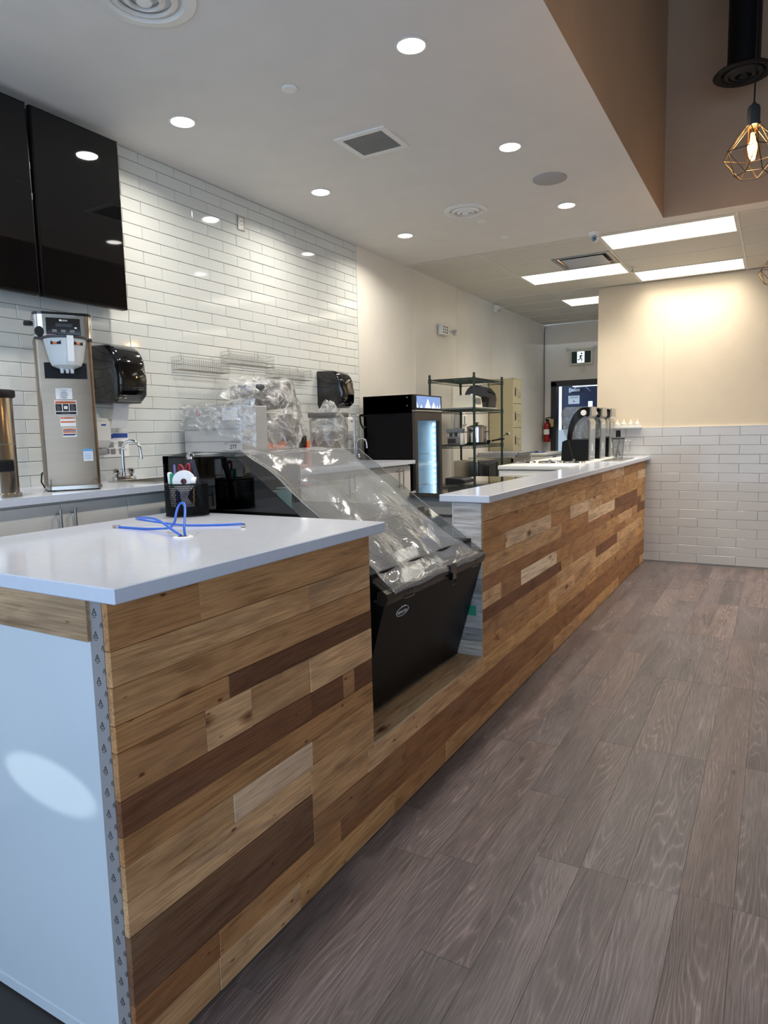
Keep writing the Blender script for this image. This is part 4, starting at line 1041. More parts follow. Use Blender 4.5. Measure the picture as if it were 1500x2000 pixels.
m = MB()
for x in (-3.0, -3.14):
    for k in range(7): m.cyl((x, ly0+.001, 2.1-.15*k-.04*(x < -3.1)), (x, ly0-.0015, 2.1-.15*k-.04*(x < -3.1)), .004, .004, 8)
m.build('rivets', grey, t, 0)

# ------------------------------------------------------------------ back corner: tables, door, exit sign, extinguisher
t = thing('steel_table', 'stainless work table behind the green shelving carrying sheet pans', 'table', (-2.95, 7.95, 0))
B(-3.22, -2.66, 7.62, 8.28, 1.245, 1.262, c=.003).box(-3.22, -2.66, 7.62, 7.64, 1.20, 1.246).box(-2.68, -2.66, 7.62, 8.28, 1.20, 1.246).build('tabletop', steel, t, 0)
for x in (-3.19, -2.70):
    for y in (7.66, 8.24): MB().cyl((x, y, 0), (x, y, 1.246), .018, .018, 12).build('leg', steeld, t)
B(-3.2, -2.69, 7.65, 8.25, .95, .965).build('undershelf', steeld, t, 0)
sp = MB().box(-3.15, -2.64, 7.70, 8.20, 1.2625, 1.268).box(-3.15, -2.64, 7.70, 7.71, 1.268, 1.287).box(-3.15, -2.64, 8.19, 8.20, 1.268, 1.287).box(-3.15, -3.14, 7.70, 8.20, 1.268, 1.287).box(-2.65, -2.64, 7.70, 8.20, 1.268, 1.287).box(-2.64, -2.62, 7.69, 8.21, 1.284, 1.289).build('sheet_pan', alum, None, 0, (-2.9, 7.95, 1.2625))
solo(sp, 'aluminium sheet pan on the work table behind the green shelving, lower one', 'pan', 'sheet pans on the steel table')
dup(sp, (-2.885, 7.96, 1.289+.0005), 'aluminium sheet pan on the work table behind the green shelving, upper one')
t = thing('chest_freezer', 'white chest freezer in the back corner below the fire extinguisher', 'freezer', (-3.0, 9.75, 0))
B(-3.2, -2.83, 9.5, 10.35, .04, 1.20, c=.01).build('body', whitep, t)
B(-3.21, -2.82, 9.49, 10.36, 1.205, 1.248, c=.008).build('lid', whitep, t)
B(-2.83, -2.815, 9.85, 10.0, 1.15, 1.19, c=.003).build('handle', grey, t)
m = MB()
for x in (-3.15, -2.88):
    for y in (9.55, 10.3): m.cyl((x, y, 0), (x, y, .045), .02, .02, 10)
m.build('foot', black, t)
solo(MB().grid(lambda u, v: (-3.14+.24*u, 9.55+.30*v, 1.2492+.016*abs(math.sin(7*u+3*v)*math.sin(5*v+2*u))+.001), 18, 18).build('plastic_bag', M('blue film bag', (70, 96, 190), .25, var=.3, vs=20), None, 50, (-3.02, 9.7, 1.249)), 'crumpled blue plastic bag on the white chest freezer', 'bag')
# door in the back wall: dark frame, white glazed entry beyond
dx0, dx1 = -3.10, -1.98
t = struct('door_1', MB().box(dx0-.03, dx0+.055, YB-.012, YB+.13, 0, 2.315).box(dx1-.055, dx1+.03, YB-.012, YB+.13, 0, 2.315).box(dx0-.03, dx1+.03, YB-.012, YB+.13, 2.25, 2.335), charc)
DY = YB+.95
pn = B(-3.22, -2.2, DY, DY+.04, 1.52, 2.36).build('outer_door', navy, t, 0)
B(-3.34, -2.2, DY-.30, DY-.24, 0, 1.57).build('half_wall', tilem, t, 0)
B(-3.222, -3.20, DY-.012, DY, 1.78, 1.86).build('door_lock', dgrey, t, 0)
B(-2.77, -2.70, DY-.006, DY, 1.94, 2.035).build('vision_panel', emis('daylit pane', (225, 240, 255), 1.0), t, 0)
o = B(-3.105, -2.915, DY-.006, DY-.001, 2.0, 2.14).build('notice', paper, t, 0)
for k, z in enumerate((2.122, 2.108, 2.096)): B(-3.085+.02*(k == 1), -2.935-.02*(k == 1), DY-.0066, DY-.006, z, z+.005).build('print', inkg, o, 0)
MB().prism([(-3.03, 2.045), (-3.01, 2.057), (-2.99, 2.045), (-3.01, 2.033)], 'y', DY-.0068, DY-.006).build('red_mark', red, o, 0)
MB().box(-3.05, -2.90, DY-.05, DY, 2.205, 2.25, c=.005).box(-3.09, -3.04, DY-.04, DY, 2.19, 2.27, c=.005).build('door_closer', alum, t)
MB().tube([(-3.0, DY-.05, 2.25), (-2.95, DY-.09, 2.275), (-2.80, DY-.09, 2.275), (-2.73, DY-.02, 2.20)], .008, 6).build('closer_arm', alum, t)
MB().box(-3.262, -3.222, DY-.01, DY+.04, 1.52, 2.33).box(-3.03, -2.2, DY-.02, DY-.002, 2.285, 2.325).build('light_gap', emis('daylight gap', (230, 243, 255), 1.3), t, 0)
B(-3.7, -3.30, DY-.2, DY+.1, 0, 2.4).build('side_panel', M('grey teal panel', (118, 134, 146), .5), t, 0)
lamp('entry_daylight', 'AREA', (-2.7, YB+.40, 2.9), 1.2, (.8, .9, 1), None, 1.2, 1.2)
t = thing('exit_sign', 'running man exit sign on the back wall above the doorway', 'sign', (-2.645, YB, 2.5))
B(-2.83, -2.475, YB-.05, YB-.001, 2.555, 2.785, c=.004).build('housing', offw, t)
B(-2.795, -2.505, YB-.053, YB-.049, 2.585, 2.76).build('face', M('dark green face', (12, 40, 34), .4), t, 0)
B(-2.71, -2.60, YB-.0545, YB-.053, 2.588, 2.757).build('lit_panel', emis('lit sign white', (225, 240, 246), 1.2), t, 0)
def sg(pts, r): return [(x-2.655, YB-.0555, 2.672+z) for x, z in pts], r
m = MB()
for pts, r in (([(.004, .028), (-.004, -.012)], .013), ([(-.004, -.012), (.018, -.032), (.010, -.062)], .0085), ([(-.004, -.012), (-.018, -.036), (-.046, -.040)], .0085), ([(.004, .028), (.026, .014), (.036, .026)], .006), ([(.004, .028), (-.018, .020), (-.028, .0)], .006)):
    P_, r = sg(pts, r); m.tube(P_, r, 6)
P_, r = sg([(.012, .055)], 0); m.cyl((P_[0][0], YB-.0575, P_[0][2]), (P_[0][0], YB-.0545, P_[0][2]), .014, .014, 14)
m.build('running_figure', M('sign green black', (10, 44, 38), .5), t)
for x in (-2.85, -2.44): MB().cyl((x, YB-.03, 2.80), (x, YB-.075, 2.795), .022, .030, 16).build('lamp_head', alum, t)
MB().tube([(-2.85, YB-.02, 2.80), (-2.44, YB-.02, 2.80)], .006, 6).build('arm', offw, t)
B(-2.675, -2.615, YB-.02, YB-.001, 2.45, 2.55, c=.002).build('test_box', offw, t)
ex, ey = -3.165, 10.68
t = thing('fire_extinguisher', 'red fire extinguisher with tan tag hung left of the doorway', 'extinguisher', (ex, ey, 1.38))
MB().lathe([(.045, 0), (.052, .012), (.052, .25), (.04, .29), (.018, .31), (.016, .33)], (ex, ey, 1.38), 24).build('cylinder', red, t)
MB().box(ex-.02, ex+.03, ey-.02, ey+.02, 1.71, 1.74, c=.004).tube([(ex-.03, ey, 1.75), (ex+.06, ey, 1.77)], .008, 6).tube([(ex+.0, ey, 1.73), (ex+.065, ey, 1.715)], .007, 6).build('valve_handle', black, t)
MB().tube([(ex+.02, ey-.01, 1.715), (ex+.055, ey-.03, 1.66), (ex+.062, ey-.03, 1.55), (ex+.06, ey-.02, 1.44)], .010, 8).build('hose', black, t)
MB().lathe([(.0525, .12), (.0525, .20)], (ex, ey, 1.38), 24, (False, False)).build('label_band', paper, t)
B(ex+.04, ex+.11, ey-.012, ey-.010, 1.62, 1.74).build('tag', M('tan card', (190, 160, 110), .7), t, 0)
MB().box(ex-.02, ex+.02, ey+.045, YB-.001, 1.5, 1.72).build('bracket', black, t, 0)
solo(MB().tube([(-3.22, YB-.02, ZC-.02), (-3.232, YB-.025, ZC-.09), (-3.236, YB-.02, 2.65), (-3.232, YB-.02, 2.2), (-3.236, YB-.02, 1.45)], .006, 6).build('conduit_cable', black, None, 35, (-3.23, YB-.02, 1.45)), 'black cable running down the back corner from the ceiling', 'cable')
t = thing('emergency_light', 'white twin-head emergency light on the left wall panels', 'light', (XW+.003, 7.0, 2.64))
B(XW+.004, XW+.055, 6.85, 7.04, 2.63, 2.745, c=.012).build('housing', whitep, t)
m = MB()
for i in range(3):
    for j in range(3): m.box(XW+.055, XW+.057, 6.875+.05*i, 6.905+.05*i, 2.652+.028*j, 2.668+.028*j)
m.build('vents', grey, t, 0)
q = Vector((XW+.075, 7.10, 2.68)); e = Vector((.75, .35, -.35)).normalized()
MB().cyl(q-e*.02, q+e*.035, .014, .038, 18).build('lamp_head', alum, t)
MB().cyl((XW+.03, 7.03, 2.69), q, .007, .007, 8).build('lamp_arm', alum, t)
t = thing('motion_sensor', 'small white motion sensor at the top of the left wall beyond the seams', 'sensor', (XW+.003, 8.62, 3.11))
MB().prism([(XW+.002, 3.105), (XW+.035, 3.11), (XW+.05, 3.14), (XW+.05, 3.195), (XW+.002, 3.2)], 'y', 8.57, 8.67).build('body', whitep, t, 20)
MB().tube([(XW+.047, 8.62, 3.115), (XW+.05, 8.66, 3.15)], .004, 6).build('lens_slit', ink, t)

# ------------------------------------------------------------------ behind the far run: prep table, dipping cabinet, blenders
t = thing('prep_table', 'low stainless prep table with mirror-like top behind the display case', 'table', (-1.9, 4.3, 0))
MB().prism([(-1.60, 3.72), (-1.97, 3.72), (-2.15, 4.3), (-2.15, 5.25), (-1.60, 5.25)], 'z', 1.178, 1.203).build('tabletop', chrome, t, 0)
B(-2.00, -1.61, 3.75, 5.22, .55, 1.178).build('cabinet', alum, t, 0)
for z in (.72, .90, 1.06): B(-2.002, -1.612, 3.745, 3.75, z, z+.012).build('panel_seam', steeld, t, 0)
for x in (-1.98, -1.64):
    for y in (3.78, 5.2): MB().cyl((x, y, 0), (x, y, .55), .018, .018, 12).build('leg', steeld, t)
t = thing('payment_terminal', 'black register keypad standing on the stainless prep table', 'terminal', (-2.06, 4.73, 1.2035))
MB().prism([(-2.14, 1.2035), (-1.985, 1.2035), (-1.985, 1.212), (-2.03, 1.222), (-2.14, 1.230)], 'y', 4.62, 4.84).build('body', black, t, 0)
MB().prism([(-2.028, 1.2225), (-1.99, 1.214), (-1.99, 1.2155), (-2.028, 1.224)], 'y', 4.64, 4.82).build('keypad', dgrey, t, 0)
t = thing('dipping_cabinet', 'white cabinet with three round steel lids behind the far countertop', 'cabinet', (-1.9, 7.1, 0))
B(-2.24, -1.575, 6.03, 8.36, .05, 1.205).build('body', whitep, t, 0)
B(-2.25, -1.565, 6.02, 8.365, 1.212, 1.25, c=.006).build('top', whitep, t)
B(-2.20, -1.62, 6.022, 6.03, .3, 1.17, c=.003).build('front_panel', cab, t)
B(-2.05, -1.85, 6.014, 6.022, 1.105, 1.112).box(-2.05, -1.85, 6.008, 6.014, 1.100, 1.116, c=.002).build('handle', grey, t)
m = MB()
for x in (-2.2, -1.62):
    for y in (6.1, 8.3): m.cyl((x, y, 0), (x, y, .055), .02, .02, 8)
m.build('foot', black, t)
def lid(x, y, label):
    o = thing('round_lid', label, 'lid', (x, y, 1.25), 'steel lids on the white dipping cabinet')
    MB().lathe([(.108, 0), (.112, .006), (.108, .016), (.100, .020), (.02, .022), (.001, .022)], (x, y, 1.2502), 36, (True, False)).build('cover', chrome, o)
    MB().lathe([(.012, .022), (.010, .030), (.016, .034), (.001, .036)], (x, y, 1.2502), 14, (False, False)).build('knob', steeld, o)
lid(-2.150, 6.50, 'round steel lid on the white cabinet, left of the three')
lid(-1.900, 6.52, 'round steel lid on the white cabinet, middle of the three')
lid(-1.680, 6.56, 'round steel lid on the white cabinet, just in front of the first blender')
def blender(y0, label):
    t = thing('blender', label, 'blender', (-1.78, y0+.11, 1.2502), 'countertop blenders with sound covers')
    y1 = y0+.225; z = 1.2505
    MB().prism([(-1.925, z), (-1.648, z), (-1.645, z+.215), (-1.87, z+.215), (-1.915, z+.195)], 'y', y0, y1).build('base', blacks, t, 0)
    MB().prism([(-1.80, z+.001), (-1.79, z+.001), (-1.845, z+.213), (-1.855, z+.213)], 'y', y0-.002, y0+.001).build('base_seam', ink, t, 0)
    # black rear arch frame
    n = 12; out = []; inn = []
    for k in range(n+1):
        u = k/n; a = PI/2*u
        out.append((-1.865+.175*(1-math.cos(a)), z+.215+.325*math.sin(a))); inn.append((-1.815+.145*(1-math.cos(a)), z+.215+.235*math.sin(a)))
    MB().prism(out+[(-1.655, z+.540), (-1.652, z+.44)]+inn[::-1], 'y', y0+.002, y0+.014).build('cover_arm', blackg, t, 30)
    MB().prism(out+[(-1.655, z+.540), (-1.652, z+.44)]+inn[::-1], 'y', y1-.014, y1-.002).build('cover_arm', black, t, 30)
    # clear rear shell
    pf = [(-1.865, z+.215), (-1.905, z+.30), (-1.925, z+.42), (-1.915, z+.515), (-1.885, z+.548), (-1.66, z+.548), (-1.655, z+.54)]
    m = MB(); k = len(pf)
    for a, b in zip(pf[:-1], pf[1:]): m.quad((a[0], y0+.006, a[1]), (b[0], y0+.006, b[1]), (b[0], y1-.006, b[1]), (a[0], y1-.006, a[1]))
    for y in (y0+.006, y1-.006): m.add([(p[0], y, p[1]) for p in pf]+[(-1.655, y, z+.215)], [tuple(range(k+1))])
    m.build('sound_cover', jarm, t, 40)
    # clear front door strip, hinge disc and gasket notch
    dp = [(-1.648, z+.004), (-1.644, z+.40), (-1.660, z+.43), (-1.640, z+.46), (-1.636, z+.545), (-1.622, z+.545), (-1.620, z+.455), (-1.646, z+.428), (-1.630, z+.395), (-1.634, z+.004)]
    MB().prism(dp, 'y', y0+.003, y1-.003).build('front_door', M('smoked grey panel', (128, 128, 126), .12, .2, coat=.6), t, 0)
    for y, s in ((y0, -1), (y1, 1)):
        MB().cyl((-1.70, y+s*-.002, z+.485), (-1.70, y+s*.012, z+.485), .029, .027, 22).build('hinge_disc', whitep, t)
    B(-1.6335, -1.631, y0+.08, y0+.11, z+.10, z+.17).build('rocker_switch', whitep, t, 0)
    MB().lathe([(.05, .225), (.062, .42), (.064, .424)], (-1.755, (y0+y1)/2, z), 24, (True, False)).build('jar', jarm, t)
    MB().lathe([(.064, .425), (.066, .445), (.03, .455), (.001, .456)], (-1.755, (y0+y1)/2, z), 24, (True, False)).build('jar_lid', black, t)
    B(-1.83, -1.68, y0+.03, y1-.03, z+.2155, z+.23, c=.003).build('jar_pad', black, t)
blender(7.005, 'black blender with clear sound cover, nearest of the three')
blender(7.50, 'black blender with clear sound cover, middle of the three')
blender(7.965, 'black blender with clear sound cover, farthest of the three')
qx, qy = -1.445, 7.45
o = B(-1.53, -1.34, 7.02, 7.82, 1.2435, 1.250, c=.002).build('rinse_tray', steel, None, 0, (-1.43, 7.4, 1.2435)); solo(o, 'flat steel rinse tray beside the blenders on the far countertop', 'tray')
t = thing('blender_jar', 'clear square blender jar with black lid standing on the rinse tray', 'jar', (qx, qy, 1.2502))
MB().lathe([(.045, .002), (.050, .01), (.066, .20), (.068, .205), (.064, .20), (.048, .012)], (qx, qy, 1.2502), 8, (True, False)).build('body', jarm, t, 20)
MB().lathe([(.066, .205), (.070, .208), (.070, .222), (.04, .23), (.026, .232)], (qx, qy, 1.2502), 24).build('lid', M('smoke lid', (60, 60, 62), .3), t)
MB().cyl((qx, qy, 1.478), (qx, qy, 1.55), .026, .022, 18).build('lid_plug', black, t)
MB().tube([(qx+.06, qy+.03, 1.44), (qx+.11, qy+.05, 1.44), (qx+.112, qy+.05, 1.33), (qx+.055, qy+.028, 1.31)], .009, 8).build('handle', jarm, t)
MB().tube([(qx-.02, qy, 1.27), (qx+.015, qy, 1.46)], .010, 6).tube([(qx+.02, qy, 1.28), (qx-.01, qy, 1.40)], .008, 6).build('tamper', black, t)
# squeeze bottles on the ledge of the far wall
rk = thing('bottle_rack', 'low white rack on the ledge of the grey tile wall beside the blenders', 'rack', (-1.52, YF-.06, 1.5745))
MB().box(-1.67, -1.36, YF-.095, YF-.017, 1.5745, 1.580).box(-1.67, -1.36, YF-.095, YF-.091, 1.58, 1.60).box(-1.67, -1.36, YF-.021, YF-.017, 1.58, 1.60).build('tray', whitep, rk, 0)
bt = thing('squeeze_bottle', '', 'bottle', (0, 0, 0), 'white squeeze bottles on the ledge rack')
MB().lathe([(.026, 0), (.028, .004), (.028, .03), (.027, .034)], (0, 0, 0), 20).build('body', whitep, bt)
MB().lathe([(.029, .034), (.029, .040), (.012, .056), (.004, .092), (.001, .094)], (0, 0, 0), 20, (True, False)).build('nozzle', offw, bt)
for i, nm in enumerate(('first from the blenders', 'second from the blenders', 'third from the blenders', 'last from the blenders')):
    x = -1.628+.075*i; lb = 'short white cone-topped squeeze bottle on the ledge rack, '+nm
    if i == 0: bt.location = (x, YF-.056, 1.5805); bt['org'] = list(bt.location); bt['label'] = lb
    else: dup(bt, (x, YF-.056, 1.5805), lb)

# ------------------------------------------------------------------ steel box, draped juicer and bin on the back counter
t = thing('metal_box', 'grey metal equipment box with round red flower sticker on the back counter', 'box', (-2.96, 3.18, ZB))
BY = 3.06
B(-3.20, -2.735, BY, 3.305, ZB+.008, 1.757, c=.003).build('body', alum, t)
for z in (1.545, 1.618): B(-3.196, -2.739, BY-.0012, BY+.0005, z, z+.003).build('panel_seam', M('seam grey', (120, 121, 123), .4), t, 0)
m = MB()
for x in (-3.17, -2.77):
    for y in (3.09, 3.275): m.cyl((x, y, ZB), (x, y, ZB+.009), .014, .014, 10)
m.build('foot', black, t)
cx, cz = -3.072, 1.719
o = MB().cyl((cx, BY, cz), (cx, BY-.0015, cz), .026, .026, 24).build('flower_sticker', paper, t, 0)
m = MB()
for k in range(8): a = 2*PI*k/8; m.cyl((cx+.016*math.cos(a), BY-.0015, cz+.016*math.sin(a)), (cx+.016*math.cos(a), BY-.002, cz+.016*math.sin(a)), .0062, .0062, 10)
m.cyl((cx, BY-.0015, cz), (cx, BY-.0023, cz), .006, .006, 12); m.build('petals', M('dusty red', (168, 84, 84), .6), o, 0)
o = B(-2.875, -2.755, BY-.0015, BY, 1.672, 1.745).build('paper_label', paper, t, 0); B(-2.845, -2.80, BY-.002, BY-.0015, 1.736, 1.740).build('print', bluep, o, 0)
text('277', .036, (-2.80, BY-.0006, 1.512), (1, 0, 0), (0, 0, 1), ink, t)
m = MB()
for z, x0, x1 in ((1.537, -2.87, -2.75), (1.489, -2.88, -2.83), (1.528, -2.87, -2.845)): m.box(x0, x1, BY-.001, BY, z, z+.003)
m.build('print', inkg, t, 0)
# citrus juicer
jx, jy = -2.92, 3.57
t = thing('citrus_juicer', 'orange and black citrus juicer under a crumpled clear plastic sheet', 'juicer', (jx, jy, ZB))
B(-3.12, -2.775, 3.325, 3.80, ZB+.006, ZB+.19, c=.01).build('base', orange, t)
B(-3.12, -2.84, 3.33, 3.78, ZB+.19, 1.72, c=.02).build('body', M('juicer grey', (92, 93, 96), .3), t)
B(-2.785, -2.74, 3.54, 3.72, ZB+.03, ZB+.225, c=.01).build('spout_housing', black, t)
B(-2.742, -2.737, 3.59, 3.67, ZB+.06, ZB+.17).build('tap_recess', blackg, t, 0)
MB().cyl((-2.742, 3.63, ZB+.205), (-2.732, 3.63, ZB+.205), .014, .014, 14).build('tap_button', alum, t)
B(-2.742, -2.732, 3.69, 3.705, ZB+.03, ZB+.16).build('side_stripe', red, t, 0)
MB().cyl((-2.80, 3.42, ZB+.25), (-2.765, 3.42, ZB+.25), .075, .075, 26).build('press_drum', M('drum grey', (150, 150, 152), .3), t)
m = MB(); m.M = Matrix.Translation((-2.95, 3.52, 1.83))@Matrix.Rotation(.10, 4, 'X')
m.box(-.13, .125, -.17, .17, -.085, .085, c=.02); m.build('feed_hopper', M('hopper dark', (58, 60, 64), .35), t)
# covered bin
t = thing('clear_bin', 'clear square food bin wrapped in plastic beside the juicer', 'bin', (-2.90, 4.22, ZB))
m = MB(); a, b, c, d = -3.0, -2.80, 4.10, 4.32
for q in (((a, c), (b, c)), ((b, c), (b, d)), ((b, d), (a, d)), ((a, d), (a, c))):
    (x0, y0), (x1, y1) = q; m.quad((x0, y0, ZB+.006), (x1, y1, ZB+.006), (x1*1.0, y1, 1.72), (x0, y0, 1.72))
m.box(a, b, c, d, ZB, ZB+.006); m.build('body', jarm, t, 0)
B(a-.006, b+.006, c-.006, d+.006, 1.70, 1.735, c=.004).build('lid', M('smoke bin lid', (96, 96, 96), .3), t)
B(a+.01, b-.01, c+.01, d-.01, ZB+.01, 1.60).build('contents', M('grey dry goods', (150, 142, 132), .8, var=.15, vs=40), t, 0)
def crinkle(u, v, s=1.): return .5*math.sin(11*u*s+5*v)+.3*math.sin(23*v*s-7*u+1.)+.25*math.sin(37*u+29*v*s)+.15*math.sin(61*u-47*v)
m = MB()
def bag(u, v):
    a = 2*PI*u; r = .132+.03*crinkle(u*1.0, v*.9)*v+.004
    if v > .55: r = r*(1-(v-.55)*1.55)
    return (-2.90+r*math.cos(a), 4.21+r*1.02*math.sin(a), 1.50+.32*v+.02*crinkle(u, v)+(.0 if v > .2 else .03*math.sin(9*a)*(.2-v)*5))
solo(m.grid(bag, 48, 22).build('plastic_cover', drape, None, 60, (-2.9, 4.21, 1.50)), 'crumpled clear plastic bag over the square bin beside the juicer', 'cover', 'plastic dust covers')
# large sheet: over the juicer, falling to the counter, with a wing over the box
m = MB()
def tent(u, v):
    a = -PI*.56+u*PI*1.20                       # fan from the box side, around the front, to the right
    ca, sa = math.cos(a), math.sin(a)
    fold = .5*math.sin(13*u*2+.6)+.35*math.sin(29*u+1)+.25*math.sin(53*u+4*v)
    top = 1.950-.02*abs(math.sin(5*u))-.02*u
    if v < .22:
        r = .17*(v/.22); z = top+.014*crinkle(u, v)
    else:
        k = (v-.22)/.78
        lo = 1.775 if u < .10 else 1.775-(u-.10)/.12*.31 if u < .22 else 1.465
        edge = lo-.05*max(0, u-.3)+.03*math.sin(9*u+1)+.018*math.sin(37*u)+(.115*math.exp(-((u-.53)/.055)**2))
        r = .17+.085*k**.8+.055*k*(.3+.7*fold)+.012*crinkle(u, v)+(.13*k*min(1, (u-.74)*5) if u > .74 else 0)
        z = top+(edge-top)*k
    return (-2.96+r*ca*.92, 3.54+r*sa*1.42, z+.007*crinkle(u*2, v*2))
m.grid(tent, 120, 50)
def wing(u, v):
    x = -3.215+.56*u; back = max(0, u-.80)
    rise = .13*max(0, (u-.55)/.45)**1.3
    if v < .40:
        k = v/.40; y = 3.36-.305*k; z = 1.768+.012*abs(crinkle(u*.8, k))+rise*(1-.75*k)
    else:
        k = (v-.40)/.60
        drop = .135+.05*u+.16*max(0, u-.55)+.014*math.sin(19*u+1)+.010*math.sin(43*u)
        y = BY-.010-.012*abs(crinkle(u*1.3, k))-.025*k*math.sin(9*u)**2*(.2+u)+back*.3
        z = 1.768-drop*k+rise*.25*(1-k)
    return (x, y, z)
m.grid(wing, 70, 44)
solo(m.build('plastic_cover', drape, None, 60, (-2.95, 3.4, ZB)), 'large crumpled clear plastic sheet over the juicer and grey metal box', 'cover', 'plastic dust covers')
t = thing('paper_stand', 'chrome upright stand with black hook beside the farther faucet', 'stand', (-3.0, 4.72, ZB))
MB().cyl((-3.0, 4.72, ZB), (-3.0, 4.72, 1.72), .008, .008, 12).build('post', chrome, t)
MB().lathe([(.05, 0), (.05, .006), (.012, .012)], (-3.0, 4.72, ZB), 24).build('foot_plate', chrome, t)
MB().box(-3.02, -2.96, 4.70, 4.86, 1.715, 1.735, c=.006).build('top_arm', chrome, t)
MB().tube([(-2.985, 4.79, 1.715), (-2.985, 4.80, 1.66), (-2.975, 4.82, 1.62), (-2.965, 4.84, 1.63)], .008, 6).build('hook', black, t)

# ------------------------------------------------------------------ on the near countertop
px, py = -2.185, 2.085
t = thing('pen_cup', 'black mesh pen cup at the back corner of the near countertop', 'cup', (px, py, ZT))
m = MB(); R0, HC = .088, .132
n = 84
for k in range(n):
    a0 = 2*PI*k/n
    for s in (-1, 1): m.tube([(px+R0*math.cos(a0+s*.55*f), py+R0*math.sin(a0+s*.55*f), ZT+.004+HC*f) for f in (0, .25, .5, .75, 1)], .0012, 4)
m.build('mesh_wall', black, t, 0)['kind'] = 'stuff'
m = MB()
for z in (.003, HC+.004): m.tube([(px+R0*math.cos(2*PI*k/36), py+R0*math.sin(2*PI*k/36), ZT+z) for k in range(36)], .0038, 6, True)
m.build('rim', black, t)
MB().lathe([(R0, .001), (.001, .002)], (px, py, ZT), 30, (True, False)).build('base', black, t)
MB().lathe([(R0-.004, .003), (R0-.004, .042)], (px, py, ZT), 30, (False, False)).build('lower_band', black, t)
def pen(name, label, cat, x, y, tipx, tipy, z1, r, mat, capm=None, capf=.35):
    a = Vector((x, y, ZT+.006)); b = Vector((tipx, tipy, z1)); q = a.lerp(b, 1-capf)
    o = thing(name, label, cat, tuple(a), 'pens and markers in the mesh cup')
    MB().cyl(a, q, r*.92, r*.92, 12).build('barrel', mat, o)
    MB().tube([q, q.lerp(b, .2), q.lerp(b, .9), b], [r*.94, r, r, r*.6], 12).build('cap', capm or mat, o)
pen('marker_pen', 'white capped marker pen at the left side of the mesh cup', 'marker', -2.240, 2.060, -2.255, 2.060, 1.428, .0105, paper, paper)
pen('marker_pen', 'green capped marker pen beside the white one in the mesh cup', 'marker', -2.222, 2.045, -2.222, 2.043, 1.425, .010, paper, M('marker green', (20, 140, 105), .35))
pen('ballpoint_pen', 'slim blue ballpoint pen between the markers in the mesh cup', 'pen', -2.225, 2.075, -2.245, 2.080, 1.46, .005, bluep, M('pen purple', (120, 110, 170), .35))
t = thing('scissors', 'red handled scissors standing in the mesh cup', 'scissors', (-2.20, 2.10, ZT+.006), None)
MB().box(-2.201, -2.199, 2.09, 2.105, ZT+.008, ZT+.11).build('blade', steel, t, 0)
for k, (cx, cz, tilt) in enumerate(((-2.222, 1.432, -.5), (-2.192, 1.436, .2))):
    pts = []
    for i in range(20):
        a = 2*PI*i/20; u, v = .012*math.cos(a), .026*math.sin(a); c_, s_ = math.cos(tilt), math.sin(tilt)
        pts.append((cx+u*c_+v*s_, 2.10+.006*k, cz-u*s_+v*c_))
    o = MB().tube(pts, .0052, 8, True).build('handle_loop', M('scissor red', (150, 34, 52), .35), t)
    MB().tube([(cx+.006, 2.10+.006*k, cz-.024), (-2.20, 2.098, ZT+.11)], .0055, 6).build('shank', M('scissor red', (150, 34, 52), .35), t)
t = thing('hammer_handle', 'dark blue tool handle with round steel end leaning in the mesh cup', 'tool', (-2.165, 2.11, ZT+.006))
MB().tube([(-2.140, 2.135, ZT+.008), (-2.175, 2.135, 1.40), (-2.198, 2.135, 1.475)], [.009, .014, .0135], 14).build('shaft', M('slate handle', (44, 50, 66), .45), t)
m = MB(); c_ = Vector((-2.203, 2.135, 1.492))
m.lathe([(.004, -.018), (.014, -.012), (.018, 0), (.014, .012), (.004, .018)], c_, 20); m.build('ball_end', chrome, t)
t = thing('tape_roll', 'white tape roll on a clear dispenser sticking out of the mesh cup', 'tape', (-2.155, 2.055, ZT+.02))
q = Vector((-2.150, 2.04, 1.392)); e = Vector((.62, -.78, 0)).normalized()
def ring(r0, r1, w):
    mm = MB(); k = e.cross(Vector((0, 0, 1))).normalized(); zc = Vector((0, 0, 1)); n = 32; vs = []
    for s in (-w, w):
        for r in (r0, r1):
            for i in range(n): a = 2*PI*i/n; vs.append(q+e*s+k*math.cos(a)*r+zc*math.sin(a)*r)
    fs = []
    for i in range(n):
        j = (i+1) % n; fs += [(i, j, n+j, n+i), (2*n+i, 3*n+i, 3*n+j, 2*n+j), (n+i, n+j, 3*n+j, 3*n+i), (i, 2*n+i, 2*n+j, j)]
    return mm.add(vs, fs)
ring(.012, .046, .010).build('roll', paper, t, 40)
ring(.008, .0122, .0105).build('core', dgrey, t, 40)
m = MB(); k = e.cross(Vector((0, 0, 1))).normalized()
m.M = None
fr = [q+k*u+Vector((0, 0, v)) for u, v in ((-.02, -.04), (.02, -.045), (.012, -.10), (-.03, -.125), (-.05, -.118), (-.03, -.10), (-.012, -.07))]
m.add([p-e*.010 for p in fr]+[p+e*.010 for p in fr], [tuple(range(7)), tuple(range(13, 6, -1))]+[(i, 7+i, 7+(i+1) % 7, (i+1) % 7) for i in range(7)])
m.build('dispenser_frame', M('pale lilac plastic', (200, 196, 206), .3), t, 0)
MB().cyl(q-k*.048+e*.0-Vector((0, 0, .004)), q-k*.030, .020, .020, 18).build('side_core', whitep, t)
pen('pencil', 'thin tan pencil leaning across the mesh cup', 'pencil', -2.125, 2.06, -2.155, 2.10, 1.36, .0035, M('pencil tan', (200, 170, 110), .5), M('pencil ferrule', (180, 170, 140), .3, .8), .1)
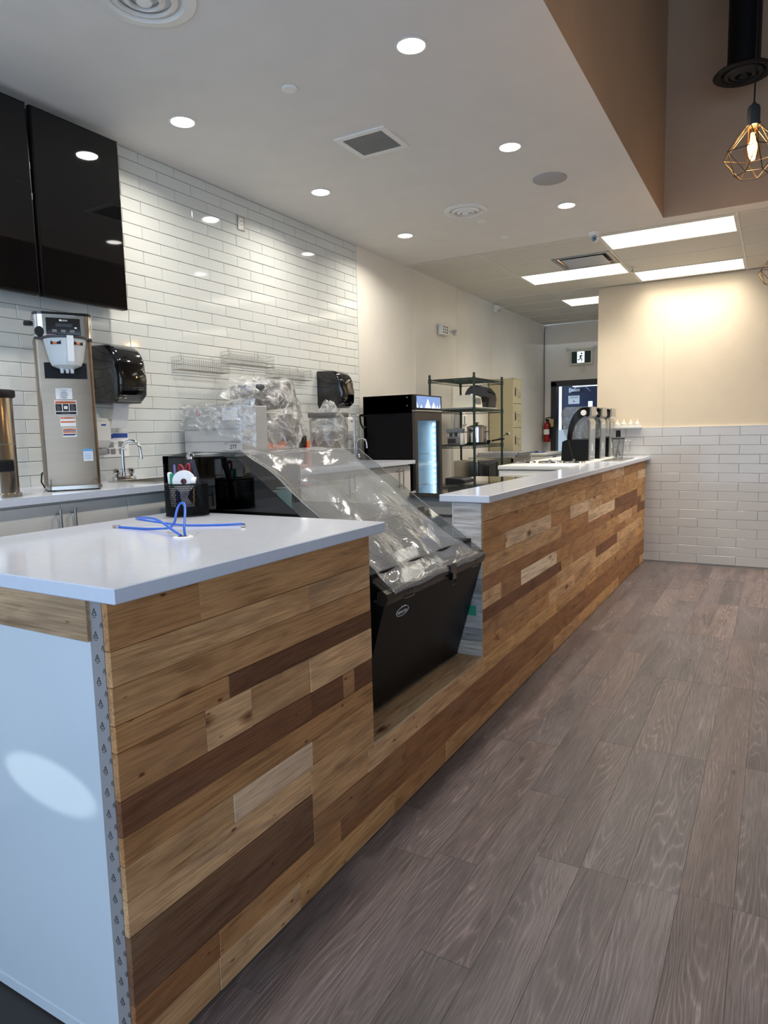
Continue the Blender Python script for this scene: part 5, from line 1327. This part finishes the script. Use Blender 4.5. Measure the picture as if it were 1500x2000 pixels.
# blue network cable rising from the grommet
gx, gy = -1.705, 1.600
o = thing('cable_grommet', 'white round cable grommet in the near countertop', 'grommet', (gx, gy, ZT))
MB().lathe([(.034, 0), (.034, .0025), (.030, .004), (.018, .004), (.018, .0005)], (gx, gy, ZT), 32, (False, False)).build('ring', whitep, o)
MB().lathe([(.018, .0008), (.001, .0008)], (gx, gy, ZT), 20, (False, True)).build('opening', dgrey, o)
def smooth(pts, n=8):
    P = [Vector(p) for p in pts]; out = []
    for i in range(len(P)-1):
        p0, p1, p2, p3 = P[max(i-1, 0)], P[i], P[i+1], P[min(i+2, len(P)-1)]
        for k in range(n):
            t_ = k/n; out.append(.5*((2*p1)+(p2-p0)*t_+(2*p0-5*p1+4*p2-p3)*t_*t_+(3*p1-p0-3*p2+p3)*t_**3))
    return out+[P[-1]]
def ray(px_, py_, d):
    v = rt2*((px_-750)/F)+up2*(-(py_-1000)/F)+fw
    return Vector((0, 0, 1.572))+v*d
t = thing('network_cable', 'looped blue network cable with clear plugs rising from the counter grommet', 'cable', (gx, gy, ZT))
ca = [(-1.712, 1.598, ZT+.006), (-1.745, 1.600, 1.262), (-1.83, 1.612, 1.292), (-1.94, 1.66, 1.291), (-2.055, 1.715, 1.279), (-2.10, 1.745, 1.270), (-2.085, 1.775, 1.262), (-2.02, 1.79, 1.254), (-1.93, 1.80, 1.249), (-1.85, 1.83, 1.2475), (-1.77, 1.875, 1.2475), (-1.715, 1.90, 1.250), (-1.69, 1.882, 1.2475)]
cb = [(-1.698, 1.602, ZT+.006), (-1.708, 1.61, 1.275), (-1.752, 1.66, 1.325), (-1.80, 1.70, 1.345), (-1.822, 1.70, 1.338), (-1.812, 1.675, 1.312), (-1.80, 1.655, 1.285), (-1.83, 1.66, 1.262), (-1.90, 1.675, 1.252), (-1.99, 1.675, 1.2475), (-2.07, 1.675, 1.2475), (-2.115, 1.675, 1.2475)]
MB().tube(smooth(ca), .0042, 8).build('cord', blue, t)
MB().tube(smooth(cb), .0042, 8).build('cord', blue, t)
plugm = clear('plug plastic', (230, 225, 225), .25, .1, (215, 205, 210), .25)
def plug(p, q):
    p = Vector(p); d = (Vector(q)-p).normalized(); s = d.cross(Vector((0, 0, 1))).normalized(); u = s.cross(d)
    m = MB(); m.M = Matrix(((d.x, s.x, u.x, p.x), (d.y, s.y, u.y, p.y), (d.z, s.z, u.z, p.z), (0, 0, 0, 1)))
    m.box(0, .030, -.0068, .0068, -.003, .0062, c=.0012); m.build('plug', plugm, t)
    m2 = MB(); m2.M = m.M; m2.box(.022, .0302, -.0045, .0045, -.001, .001); m2.build('contacts', M('gold contacts', (190, 160, 90), .3, .8), t, 0)
plug(ca[-1], (-1.665, 1.85, 1.2475)); plug(cb[-1], (-2.15, 1.672, 1.2475))
